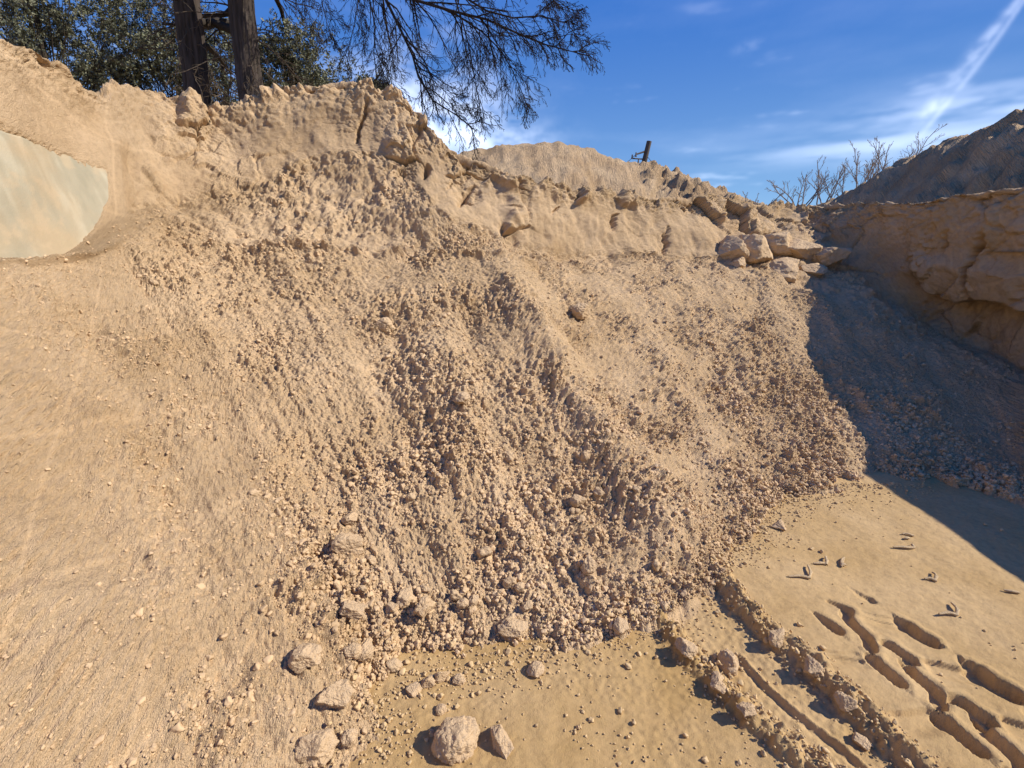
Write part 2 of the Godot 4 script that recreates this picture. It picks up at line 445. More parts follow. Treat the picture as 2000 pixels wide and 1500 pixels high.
	[Vector3(3.200, -0.180, -1.000), Vector3(3.500, 0.000, -1.000), Vector3(3.698, 0.115, -1.066), Vector3(3.902, 0.305, -1.134), Vector3(4.100, 0.500, -1.200), Vector3(4.400, 0.700, -1.200), Vector3(4.650, 1.300, -1.300), Vector3(4.950, 1.900, -1.300), Vector3(5.300, 1.840, -1.300), Vector3(7.150, 1.600, -1.300), Vector3(18.950, 1.750, -1.300), Vector3(304.950, 1.600, -1.300)],
	[Vector3(3.300, -0.180, 1.000), Vector3(3.600, 0.000, 1.000), Vector3(3.798, 0.115, 1.000), Vector3(4.002, 0.305, 1.000), Vector3(4.200, 0.500, 1.000), Vector3(4.400, 0.700, 1.000), Vector3(4.650, 1.300, 1.000), Vector3(4.950, 1.850, 1.000), Vector3(5.300, 1.790, 1.000), Vector3(7.150, 1.550, 1.000), Vector3(18.950, 1.750, 1.000), Vector3(304.950, 1.600, 1.000)],
	[Vector3(3.400, -0.180, 5.000), Vector3(3.700, 0.000, 5.000), Vector3(3.898, 0.115, 5.000), Vector3(4.102, 0.305, 5.000), Vector3(4.300, 0.500, 5.000), Vector3(4.400, 0.700, 5.000), Vector3(4.500, 1.300, 5.000), Vector3(4.600, 1.800, 5.000), Vector3(4.950, 1.740, 5.000), Vector3(6.800, 1.500, 5.000), Vector3(18.600, 1.750, 5.000), Vector3(304.600, 1.600, 5.000)]]
var ridges: Array = [
	[[Vector2(-0.064, -3.850), Vector2(0.111, -3.200), Vector2(0.361, -2.750), Vector2(0.586, -2.350), Vector2(0.782, -2.050), Vector2(0.944, -1.850)], 0.145, 0.23, 0.7],
	[[Vector2(-0.824, -3.700), Vector2(-0.519, -2.900), Vector2(-0.295, -2.300), Vector2(-0.182, -1.900)], 0.10, 0.20, 1.0],
	[[Vector2(0.000, -3.000), Vector2(0.276, -2.500), Vector2(0.414, -2.150), Vector2(0.459, -1.900)], -0.045, 0.18, 1.0]]
# cracks in the faces: station and row of both ends, half width, depth
var cracks: Array[PackedFloat32Array] = [[9.15, 5.5, 9.3, 6.6, 0.022, 0.10], [10.45, 5.45, 10.6, 5.95, 0.05, 0.14], [11.3, 5.5, 11.55, 6.3, 0.03, 0.10], [13.75, 5.6, 13.85, 6.0, 0.03, 0.09], [14.5, 5.1, 14.55, 5.7, 0.02, 0.08], [12.9, 5.8, 13.0, 6.1, 0.02, 0.06], [19.5, 5.62, 19.6, 6.15, 0.022, 0.16], [19.6, 6.15, 19.72, 6.42, 0.03, 0.14], [18.75, 5.5, 18.85, 5.85, 0.02, 0.08], [19.2, 6.1, 19.3, 6.45, 0.02, 0.08]]
var loft_pos := PackedVector3Array()
var loft_nor := PackedVector3Array()
var loft_u := PackedFloat32Array()
var loft_v := PackedFloat32Array()
var loft_base := PackedVector3Array()
var loft_nu := 0
var loft_col := PackedColorArray()
var loft_uv := PackedVector2Array()
var loft_nv := 0

func clay_mask(u: float, v: float) -> float:
	# how far inside the outline of the smooth face (0 outside), in steps of station and row
	var top := 6.02 - 0.17 * (u - 3.0) - 0.12 * sstep(4.0, 4.7, u)
	var side := 4.72 - 1.3 * pow(maxf(0.0, 5.5 - v) / 0.75, 2.5)
	return minf(minf((side - u) * 0.6, (top - v) * 0.7), (v - 4.72) * 0.7)

func make_bank() -> void:
	var us := loft_u
	for k in stations.size() - 1:
		for s in U_STEPS[k]:
			us.append(k + float(s) / U_STEPS[k])
	us.append(stations.size() - 1)
	loft_u = us
	var rows: int = stations[0].size()
	var vs := PackedFloat32Array()
	for k in rows - 1:
		for s in V_STEPS[k]:
			vs.append(k + float(s) / V_STEPS[k])
	vs.append(rows - 1)
	loft_v = vs
	var nu := us.size()
	var nv := vs.size()
	loft_nu = nu
	loft_nv = nv
	var base := PackedVector3Array()
	base.resize(nu * nv)
	var last := stations.size() - 1
	for i in nu:
		var k := mini(int(us[i]), last - 1)
		var t := us[i] - k
		var c := PackedVector3Array()
		for r in rows:
			c.append(cat(stations[maxi(k - 1, 0)][r], stations[k][r], stations[k + 1][r], stations[mini(k + 2, last)][r], t, 0.85))
		for j in nv:
			var r := mini(int(vs[j]), rows - 2)
			base[i * nv + j] = cat(c[maxi(r - 1, 0)], c[r], c[r + 1], c[mini(r + 2, rows - 1)], vs[j] - r, 0.55)
	loft_base = base
	var nor := PackedVector3Array()
	nor.resize(nu * nv)
	for i in nu:
		for j in nv:
			var du := base[mini(i + 1, nu - 1) * nv + j] - base[maxi(i - 1, 0) * nv + j]
			var dv := base[i * nv + mini(j + 2, nv - 1)] - base[i * nv + maxi(j - 2, 0)]
			nor[i * nv + j] = du.cross(dv).normalized()
	loft_nor = nor

	var swell := noise(FastNoiseLite.TYPE_SIMPLEX_SMOOTH, 0.8, 2, 3)
	var lumps := noise(FastNoiseLite.TYPE_SIMPLEX_SMOOTH, 5.0, 4, 4, 0.55)
	var crumbs := noise(FastNoiseLite.TYPE_SIMPLEX_SMOOTH, 34.0, 6, 3, 0.6)
	var big := noise(FastNoiseLite.TYPE_CELLULAR, 8.5, 12)
	var mid := noise(FastNoiseLite.TYPE_CELLULAR, 19.0, 13)
	var small := noise(FastNoiseLite.TYPE_CELLULAR, 42.0, 14)
	var tiny := noise(FastNoiseLite.TYPE_CELLULAR, 78.0, 24)
	var where := noise(FastNoiseLite.TYPE_SIMPLEX_SMOOTH, 1.7, 15, 3)
	var streak := noise(FastNoiseLite.TYPE_SIMPLEX_SMOOTH, 1.0, 16, 3)
	var flute := noise(FastNoiseLite.TYPE_SIMPLEX_SMOOTH, 1.0, 17, 3, 0.6)
	var block := noise(FastNoiseLite.TYPE_CELLULAR, 2.6, 18)
	block.cellular_return_type = FastNoiseLite.RETURN_CELL_VALUE
	var joint := noise(FastNoiseLite.TYPE_CELLULAR, 2.6, 18)
	joint.cellular_return_type = FastNoiseLite.RETURN_DISTANCE2_SUB
	var chip := noise(FastNoiseLite.TYPE_CELLULAR, 6.5, 25)
	chip.cellular_return_type = FastNoiseLite.RETURN_CELL_VALUE
	var crease := noise(FastNoiseLite.TYPE_SIMPLEX_SMOOTH, 3.2, 26, 4, 0.55)
	crease.fractal_type = FastNoiseLite.FRACTAL_RIDGED
	var crumble := noise(FastNoiseLite.TYPE_SIMPLEX_SMOOTH, 11.0, 27, 4, 0.62)
	crumble.fractal_type = FastNoiseLite.FRACTAL_RIDGED
	var crest := noise(FastNoiseLite.TYPE_SIMPLEX_SMOOTH, 2.6, 19, 4, 0.6)
	var tint := noise(FastNoiseLite.TYPE_SIMPLEX_SMOOTH, 1.3, 20, 4, 0.6)
	for q: FastNoiseLite in [big, mid, small, tiny, block, joint, chip]:
		q.domain_warp_enabled = true
		q.domain_warp_frequency = q.frequency * 1.1
		q.domain_warp_amplitude = 0.8 / q.frequency
		q.domain_warp_fractal_type = FastNoiseLite.DOMAIN_WARP_FRACTAL_NONE
	for q: FastNoiseLite in [block, joint, chip]:
		q.domain_warp_frequency = 3.0
		q.domain_warp_amplitude = 0.07
	# distances along the bank and up it, row by row, for the grain of the sand
	var uv := PackedVector2Array()
	uv.resize(nu * nv)
	var im := nu / 2
	for i in range(im + 1, nu):
		for j in nv:
			uv[i * nv + j].x = uv[(i - 1) * nv + j].x + base[i * nv + j].distance_to(base[(i - 1) * nv + j])
	for i in range(im - 1, -1, -1):
		for j in nv:
			uv[i * nv + j].x = uv[(i + 1) * nv + j].x - base[i * nv + j].distance_to(base[(i + 1) * nv + j])
	for i in nu:
		for j in range(1, nv):
			uv[i * nv + j].y = uv[i * nv + j - 1].y + base[i * nv + j].distance_to(base[i * nv + j - 1])
	loft_uv = uv
	var pos := PackedVector3Array()
	pos.resize(nu * nv)
	var col := PackedColorArray()
	col.resize(nu * nv)
	for i in nu:
		var u := us[i]
		var right := sstep(17.2, 18.6, u)
		var left := 1.0 - sstep(4.3, 7.2, u)
		for j in nv:
			var v := vs[j]
			var k := i * nv + j
			var p := base[k]
			var n := nor[k]
			if v > 9.5 or v < 0.6 or u < 1.2 or u > 22.8:
				pos[k] = p + (Vector3.UP * swell.get_noise_2d(p.x * 0.4, p.z * 0.4) * 0.25 if v > 9.5 else Vector3.ZERO)
				col[k] = Color(0.50, 0.36, 0.20) if u < 18.0 or v > 7.0 else Color(0.50, 0.35, 0.19)
				continue
			var talus := sstep(0.4, 1.1, v) * (1.0 - sstep(3.9, 4.15, v))
			var upper := sstep(3.95, 4.2, v) * (1.0 - sstep(4.85, 5.35, v))
			var scarp := sstep(4.7, 5.3, v) * (1.0 - sstep(6.95, 7.15, v))
			var top := sstep(6.7, 7.0, v)
			var rim := exp(-pow((v - 6.95) / 0.3, 2.0))
			var wn := where.get_noise_3dv(p)
			var d := swell.get_noise_3dv(p) * (0.09 * talus + 0.14 * upper + 0.10 * scarp)
			var y_add := 0.0
			# slides down the slope
			d += talus * 0.034 * streak.get_noise_3d(u * 1.5 + v * 0.5, v * 0.6, 3.0)
			# debris tongues
			if v < 4.6:
				for rd: Array in ridges:
					var nl := near_line(rd[0], p.x, p.z)
					if nl.z < rd[2] * 3.0:
						var w: float = rd[2] * (1.0 if nl.x < 0.0 else rd[3])
						y_add += rd[1] * exp(-nl.z * nl.z / (w * w)) * sstep(0.0, 0.2, nl.y) * (1.0 - sstep(0.8, 1.0, nl.y))
			# clods: domes of several sizes where the slope is coarse
			var low := sstep(3.2, 1.3, v)
			var coarse := clampf(0.34 + 1.25 * wn + 0.28 * low - 0.25 * left, 0.10, 1.0)
			var loose := maxf(talus, upper * 0.8)
			if loose > 0.01:
				var a := big.get_noise_3dv(p) + 1.0
				var b := mid.get_noise_3dv(p) + 1.0
				var c := small.get_noise_3dv(p) + 1.0
				var e := tiny.get_noise_3dv(p) + 1.0
				d += loose * (0.042 * coarse * coarse * maxf(0.0, 1.0 - a * a * 5.0) + 0.028 * coarse * maxf(0.0, 1.0 - b * b * 3.6) + 0.0130 * (0.45 + 0.55 * coarse) * maxf(0.0, 1.0 - c * c * 2.8) + 0.0085 * maxf(0.0, 1.0 - e * e * 2.4) - 0.030 * (0.40 + 0.60 * coarse) * crumble.get_noise_3dv(p))
			d += lumps.get_noise_3dv(p) * (0.026 * talus * (0.5 + coarse) + 0.055 * upper * (1.0 - 0.5 * left) + 0.014 * scarp + 0.03 * top)
			d += crumbs.get_noise_3dv(p) * (0.009 * loose * (0.6 + 0.6 * coarse) + 0.0045 * scarp * (0.5 + maxf(0.0, wn * 2.0)) + 0.006 * top)
			if scarp > 0.01:
				var q := Vector3(p.x + 0.10 * lumps.get_noise_3dv(p * 0.4), p.y * 0.75, p.z)
				var bl := block.get_noise_3dv(q)
				var jt := joint.get_noise_3dv(q) + 1.0
				var rough := sstep(-0.22, 0.25, wn + 0.10 + 0.25 * sstep(6.2, 6.9, v)) * sstep(5.0, 6.0, u) * (1.0 - 0.45 * right)
				# two clean faces where the bank broke away
				var clean := maxf(sstep(7.2, 7.9, u + 0.2 * wn) * (1.0 - sstep(9.6, 10.0, u + 0.3 * wn)) * sstep(5.0, 5.25, v) * (1.0 - sstep(6.75, 6.95, v + 0.2 * wn)), sstep(12.2, 12.7, u + 0.3 * wn) * (1.0 - sstep(15.2, 15.8, u)) * (1.0 - sstep(6.25, 6.5, v + 0.5 * wn)))
				rough *= 1.0 - 0.92 * clean
				d += scarp * rough * (0.075 * bl + 0.030 * chip.get_noise_3dv(q) - 0.04 * sstep(0.05, 0.0, jt) + 0.030 * crease.get_noise_3dv(q) + 0.008 * crumbs.get_noise_3dv(p))
				d += scarp * (0.034 * flute.get_noise_3d(p.x * 2.6, p.y * 0.8, p.z * 2.6) + 0.009 * flute.get_noise_3d(p.x * 13.0, p.y * 2.5, p.z * 13.0))
				# loose chunks stuck under the rim
				var cl := big.get_noise_3dv(p * 1.15) + 1.0
				d += scarp * sstep(5.0, 6.0, u) * sstep(5.9, 6.8, v) * (0.012 * maxf(0.0, 1.0 - cl * cl * 3.0) + 0.016 * maxf(0.0, 1.0 - pow(mid.get_noise_3dv(p) + 1.0, 2.0) * 3.0))
			# broken rim
			var cn := crest.get_noise_3d(p.x, p.y * 0.3, p.z)
			y_add += rim * (0.055 * cn + 0.012 * maxf(0.0, 1.0 - pow(mid.get_noise_3dv(p * 0.55) + 1.0, 2.0) * 3.0))
			d += rim * (0.022 * lumps.get_noise_3dv(p * 1.7) - 0.035 * crumble.get_noise_3dv(p * 0.6))
			# the little ledge along the top of the loose slope
			if u > 5.5 and u < 15.0:
				var lv := v - 4.0 + 0.05 * streak.get_noise_2d(u * 3.0, 40.0)
				var on := sstep(5.5, 6.3, u) * (1.0 - sstep(11.5, 14.5, u)) * clampf(0.65 + 1.3 * streak.get_noise_2d(u * 2.2, 70.0), 0.0, 1.0)
				d += on * (0.065 * exp(-pow((lv + 0.05) / 0.045, 2.0)) - 0.085 * exp(-pow((lv - 0.03) / 0.028, 2.0)))
			# overhanging slabs and hollow in the shaded wall
			if right > 0.01:
				var g := 5.52 + 0.10 * (u - 19.0) - 0.05 * sin(u * 5.0) + 0.05 * streak.get_noise_2d(u * 3.0, 90.0)
				var over := sstep(18.7, 19.0, u)
				d += right * over * (0.13 * sstep(g - 0.01, g + 0.02, v) * (1.0 - sstep(g + 0.25, g + 0.7, v)) - 0.10 * sstep(g - 0.3, g - 0.02, v) * (1.0 - sstep(g - 0.02, g + 0.01, v)))
			for c: PackedFloat32Array in cracks:
				if u > c[0] - 0.2 and u < c[2] + 0.2 and v > c[1] - 0.2 and v < c[3] + 0.2:
					var t := clampf(((u - c[0]) * (c[2] - c[0]) + (v - c[1]) * (c[3] - c[1])) / ((c[2] - c[0]) * (c[2] - c[0]) + (c[3] - c[1]) * (c[3] - c[1])), 0.0, 1.0)
					var off := Vector2(u - lerpf(c[0], c[2], t) + 0.05 * crumbs.get_noise_3d(0.0, p.y * 0.22, 5.0), v - lerpf(c[1], c[3], t)).length()
					d -= c[5] * exp(-off * off / (c[4] * c[4])) * (1.0 - 0.6 * absf(t * 2.0 - 1.0))
			# sand drawn back from the smooth face it half covers
			if u < 5.4:
				var m := clay_mask(u + 0.05 * lumps.get_noise_3dv(p * 1.5), v + 0.07 * crumbs.get_noise_3dv(p * 0.25) + 0.06 * crumbs.get_noise_3dv(p) + 0.06 * lumps.get_noise_3dv(p * 0.8))
				var calm := (1.0 - sstep(5.1, 5.5, u)) * sstep(4.25, 4.6, v) * (1.0 - sstep(6.1, 6.5, v))
				d = lerpf(d, d * 0.12 + 0.007, calm) - 0.06 * sstep(-0.10, 0.10, m)
			p += n * d + Vector3.UP * y_add
			pos[k] = p
			# colour: dry crust and damper sand
			var tn := tint.get_noise_3dv(p * 1.0)
			var damp := clampf(0.20 + 0.55 * tn, 0.0, 1.0)
			var c1 := Color(0.605, 0.432, 0.256)
			var c2 := Color(0.415, 0.272, 0.136)
			if right > 0.01:
				c2 = c2.lerp(Color(0.47, 0.29, 0.10), right * scarp * sstep(0.0, 0.35, tint.get_noise_3dv(p * 2.1 + Vector3(9, 0, 0))))
			var rim_band := sstep(10.5, 11.5, u) * (1.0 - right) * sstep(6.35, 6.5, v + 0.9 * tint.get_noise_3dv(p * 3.0)) * (1.0 - sstep(6.98, 7.1, v + 0.2 * tn))  # browner band with a ragged edge just below the rim
			col[k] = c1.lerp(c2, minf(damp, 1.0)).lerp(Color(0.43, 0.295, 0.16), 0.7 * rim_band)
	for k in nu * nv:
		if pos[k].y > 0.0:
			lay(pos[k])
	loft_pos = pos
	loft_col = col
	var o := obj("sand_bank", grid_mesh(pos, nu, nv, col, uv), mats.sand)
	o.set_meta("kind", "structure")

func make_clay_face() -> void:
	# the smooth face shows where the sand has slipped off: a thick slab following the bank
	var iu := []
	var jv := []
	for i in loft_nu:
		if loft_u[i] > 1.8 and loft_u[i] < 5.0:
			iu.append(i)
	for j in loft_nv:
		if loft_v[j] > 4.55 and loft_v[j] < 6.15:
			jv.append(j)
	var wave := noise(FastNoiseLite.TYPE_SIMPLEX_SMOOTH, 2.0, 31, 4, 0.5)
	var drip := noise(FastNoiseLite.TYPE_SIMPLEX_SMOOTH, 1.0, 33, 4, 0.6)
	var nu := iu.size()
	var nv := jv.size() + 2
	var cuv := PackedVector2Array()
	var pos := PackedVector3Array()
	var col := PackedColorArray()
	for i: int in iu:
		for jj in nv:
			var j: int = jv[clampi(jj - 1, 0, nv - 3)]
			var k := i * loft_nv + j
			var p := loft_base[k]
			if jj == 0 or jj == nv - 1:
				p -= loft_nor[k] * 0.25
			else:
				p += loft_nor[k] * (0.010 * wave.get_noise_3dv(p) - 0.005 - 0.07 * sstep(0.0, 0.16, maxf(loft_u[i] - 4.82, maxf(loft_v[j] - 6.02, 4.68 - loft_v[j]))))
			pos.append(p)
			cuv.append(loft_uv[k])
			var run := drip.get_noise_3d(p.x * 7.0, p.y * 1.1, p.z * 7.0)
			var patch := wave.get_noise_3dv(p * 0.55 + Vector3(3, 0, 0))
			var c := Color(0.345, 0.300, 0.205).lerp(Color(0.42, 0.37, 0.26), sstep(0.0, 0.45, run))
			c = c.lerp(Color(0.285, 0.255, 0.175), sstep(0.05, 0.5, -run) * 0.7)
			c = c.lerp(Color(0.43, 0.31, 0.175), 0.6 * sstep(0.02, 0.4, patch + 0.25 * sstep(4.0, 3.0, loft_u[i]) * sstep(5.9, 5.0, loft_v[j])))
			c = c.lerp(Color(0.48, 0.36, 0.22), 0.45 * sstep(0.05, 0.40, wave.get_noise_3dv(p * 2.3 + Vector3(0, 8, 0)) + 0.35 * drip.get_noise_3dv(p * 14.0)))
			col.append(c)
	var o := obj("clay_face", grid_mesh(pos, nu, nv, col, cuv), mats.clay)
	tag(o, "smooth pale grey-green clay face with ochre stains, half buried in the sand bank", "clay face")

# ---------------------------------------------------------------- the floor

var treads: Array = [
	[[Vector2(1.378, -1.611), Vector2(1.395, -1.559), Vector2(1.411, -1.513)], 0.034, 0.021, 0.012, 0.7],
	[[Vector2(1.489, -1.678), Vector2(1.525, -1.652), Vector2(1.541, -1.628), Vector2(1.507, -1.595), Vector2(1.505, -1.544), Vector2(1.513, -1.484), Vector2(1.501, -1.444), Vector2(1.483, -1.420)], 0.036, 0.019, 0.012, 0.35],
	[[Vector2(1.556, -1.444), Vector2(1.586, -1.441), Vector2(1.602, -1.403), Vector2(1.618, -1.370)], 0.036, 0.018, 0.012, 0.2],
	[[Vector2(1.452, -1.377), Vector2(1.463, -1.332), Vector2(1.478, -1.275)], 0.04, 0.022, 0.012, 0.05],
	[[Vector2(1.578, -1.361), Vector2(1.567, -1.314), Vector2(1.586, -1.261), Vector2(1.588, -1.227), Vector2(1.551, -1.187)], 0.04, 0.02, 0.012, 0.05],
	[[Vector2(1.618, -1.205), Vector2(1.655, -1.203), Vector2(1.663, -1.163), Vector2(1.684, -1.133)], 0.04, 0.019, 0.012, 0.15],
	[[Vector2(1.518, -1.143), Vector2(1.530, -1.099), Vector2(1.547, -1.040)], 0.042, 0.023, 0.012, 0.05],
	[[Vector2(1.651, -1.141), Vector2(1.634, -1.095), Vector2(1.650, -1.040), Vector2(1.642, -0.989), Vector2(1.615, -0.961)], 0.042, 0.022, 0.012, 0.05],
	[[Vector2(1.579, -0.961), Vector2(1.586, -0.919)], 0.042, 0.023, 0.012, 0.05],
	[[Vector2(1.747, -1.575), Vector2(1.760, -1.502), Vector2(1.783, -1.473)], 0.045, 0.022, 0.035, 0.15],
	[[Vector2(1.837, -1.354), Vector2(1.844, -1.278), Vector2(1.870, -1.241)], 0.05, 0.028, 0.04, 0.1],
	[[Vector2(1.872, -1.143), Vector2(1.869, -1.076), Vector2(1.894, -1.045)], 0.05, 0.028, 0.04, 0.1],
	[[Vector2(1.673, -1.766), Vector2(1.683, -1.720), Vector2(1.705, -1.704)], 0.018, 0.012, 0.03, 0.9],
	[[Vector2(1.601, -1.620), Vector2(1.657, -1.591), Vector2(1.741, -1.579)], 0.01, 0.01, 0.03, 0.6],
	[[Vector2(1.582, -1.595), Vector2(1.635, -1.563), Vector2(1.717, -1.540)], 0.012, 0.012, 0.03, 0.6],
	[[Vector2(1.642, -1.361), Vector2(1.705, -1.342), Vector2(1.780, -1.314)], 0.02, 0.022, 0.05, 0.3],
	[[Vector2(1.259, -1.410), Vector2(1.339, -1.390), Vector2(1.406, -1.393)], 0.008, 0.01, 0.03, 0.5],
	[[Vector2(1.257, -1.380), Vector2(1.328, -1.374), Vector2(1.399, -1.361)], 0.012, 0.014, 0.04, 0.5],
	[[Vector2(1.336, -1.153), Vector2(1.393, -1.131), Vector2(1.498, -1.146)], 0.02, 0.024, 0.05, 0.4],
	[[Vector2(1.724, -1.133), Vector2(1.749, -1.118), Vector2(1.802, -1.090)], 0.022, 0.022, 0.05, 0.3]]
var windrows: Array = [{"line": [Vector2(1.304, -0.622), Vector2(1.146, -0.795), Vector2(1.022, -0.943), Vector2(0.948, -1.030), Vector2(0.865, -1.129), Vector2(0.829, -1.202), Vector2(0.789, -1.282), Vector2(0.709, -1.442), Vector2(0.647, -1.664)], "high": 0.052, "wide": 0.042, "seed": 3.0}, {"line": [Vector2(1.497, -0.582), Vector2(1.397, -0.762), Vector2(1.313, -0.929), Vector2(1.287, -1.030), Vector2(1.262, -1.129), Vector2(1.233, -1.241), Vector2(1.186, -1.348), Vector2(1.132, -1.468), Vector2(1.063, -1.634), Vector2(1.057, -1.831)], "high": 0.052, "wide": 0.042, "seed": 17.0}]
var track_line: Array = [Vector2(1.161, -0.957), Vector2(1.106, -1.062), Vector2(1.032, -1.165), Vector2(0.980, -1.272), Vector2(0.948, -1.382)]

func axis(a: float, b: float, step: float, far_lo: float, far_hi: float) -> PackedFloat32Array:
	var out := PackedFloat32Array()
	var lo := []
	var x := a
	var s := step
	while x > far_lo:
		s *= 1.35
		x -= s
		lo.append(x)
	lo.reverse()
	out.append_array(PackedFloat32Array(lo))
	x = a
	while x < b:
		out.append(x)
		x += step
	s = step
	while x < far_hi:
		out.append(x)
		s *= 1.35
		x += s
	out.append(far_hi)
	return out

func make_ground() -> void:
	var xs := axis(-0.75, 3.3, 0.0062, -600.0, 600.0)
	var zs := axis(-2.75, -0.70, 0.0056, -600.0, 600.0)
	var nx := xs.size()
	var nz := zs.size()
	var swell := noise(FastNoiseLite.TYPE_SIMPLEX_SMOOTH, 0.9, 41, 3)
	var small := noise(FastNoiseLite.TYPE_SIMPLEX_SMOOTH, 9.0, 42, 3)
	var grit := noise(FastNoiseLite.TYPE_SIMPLEX_SMOOTH, 60.0, 43, 2)
	var cell := noise(FastNoiseLite.TYPE_CELLULAR, 34.0, 44)
	var chunk := noise(FastNoiseLite.TYPE_CELLULAR, 13.0, 45)
	var tint := noise(FastNoiseLite.TYPE_SIMPLEX_SMOOTH, 1.6, 46, 4, 0.6)
	var pos := PackedVector3Array()
	pos.resize(nx * nz)
	var col := PackedColorArray()
	col.resize(nx * nz)
	for i in nx:
		for j in nz:
			var x := xs[i]
			var z := zs[nz - 1 - j]
			var inside := x > -2.0 and x < 6.0 and z > -3.5 and z < 3.0
			var y := 0.0
			var damp := 0.5
			if inside:
				y = 0.018 * swell.get_noise_2d(x, z) + 0.0035 * small.get_noise_2d(x, z) + 0.0011 * grit.get_noise_2d(x, z)
				var beside := near_line(windrows[0].line, x, z) if x > 0.2 else Vector3(-9, 0.5, 9)
				var beyond := near_line(windrows[1].line, x, z) if x > 0.2 else Vector3(-9, 0.5, 9)
				# left of the first ridge the floor is rougher, damp and strewn with crumbs
				var leftside := 1.0 if beside.x < 0.0 else 0.0
				var grainy := sstep(0.05, 0.45, small.get_noise_2d(x * 0.22 + 7.0, z * 0.22) + 0.35 * leftside)
				y += 0.0028 * grainy * leftside * maxf(0.0, 1.0 - pow(cell.get_noise_2d(x, z) + 1.0, 2.0) * 4.0)
				# wheel track between the ridges: pressed down, with a seam
				if beside.x > 0.0 and beyond.x < 0.0:
					y -= 0.012
					y += 0.004 * maxf(0.0, 1.0 - pow(cell.get_noise_2d(x, z) + 1.0, 2.0) * 4.0)
					var seam := near_line(track_line, x, z)
					y += 0.016 * exp(-pow(seam.x / 0.010, 2.0)) * sstep(0.0, 0.12, seam.y) - 0.010 * exp(-pow((seam.x + 0.022) / 0.012, 2.0))
				for w: Dictionary in windrows:
					var nl: Vector3 = beside if w.seed < 5.0 else beyond
					if nl.z < 0.25:
						var ragged := small.get_noise_2d(x * 1.6, z * 1.6 + w.seed)
						var half: float = w.wide * (1.0 + 0.6 * ragged)
						var prof := sstep(half * 1.5, half * 0.45, nl.z)
						var ch := maxf(0.0, 1.0 - pow(chunk.get_noise_2d(x, z + w.seed) + 1.0, 2.0) * 4.0)
						y += w.high * prof * clampf(0.72 + 0.6 * small.get_noise_2d(x * 0.7 + w.seed, z * 0.7), 0.25, 1.2) * sstep(-0.02, 0.08, nl.y)
						y += prof * (0.016 * ch + 0.008 * maxf(0.0, 1.0 - pow(cell.get_noise_2d(x, z) + 1.0, 2.0) * 3.0) + 0.006 * small.get_noise_2d(x * 4.0, z * 4.0))
				# tyre print: each lug left a groove, with a little sand pushed up beside it
				if x > 0.9 and beyond.x > 0.02:
					for t: Array in treads:
						if absf(x - t[0][0].x - 0.1) > 0.55 or absf(z - t[0][0].y - 0.1) > 0.55:
							continue
						var nl := near_line(t[0], x, z)
						if nl.z < 0.30:
							var hw: float = 1.12 * t[2] * lerpf(0.2, 1.0, sstep(-0.1, t[4], nl.y))
							var deep: float = t[1] * lerpf(0.3, 1.0, sstep(-0.1, t[4], nl.y))
							var edge: float = 0.006
							if nl.x < 0.0:
								y -= deep * (1.0 - sstep(hw * 0.85, hw + edge, nl.z))
								y += 0.16 * deep * exp(-pow((nl.z - hw - 0.022) / 0.016, 2.0))
							else:
								y -= deep * (1.0 - sstep(hw * 0.6, hw * 0.6 + t[3], nl.z))
				damp = clampf(0.45 + 0.5 * tint.get_noise_2d(x, z) + 0.30 * leftside, 0.0, 1.0)
			elif x < -0.5 or z < -2.0:
				y = -0.03
			pos[i * nz + j] = Vector3(x, y, z)
			col[i * nz + j] = Color(0.55, 0.385, 0.20).lerp(Color(0.41, 0.264, 0.108), damp)
	var uv := PackedVector2Array()
	for p in pos:
		lay(p)
		uv.append(Vector2(p.x, p.z))
	# laid out (x, -z), so that the outside is up
	var o := obj("ground", grid_mesh(pos, nx, nz, col, uv), mats.floor)
	o.set_meta("kind", "structure")

# ---------------------------------------------------------------- heaps beyond the pit

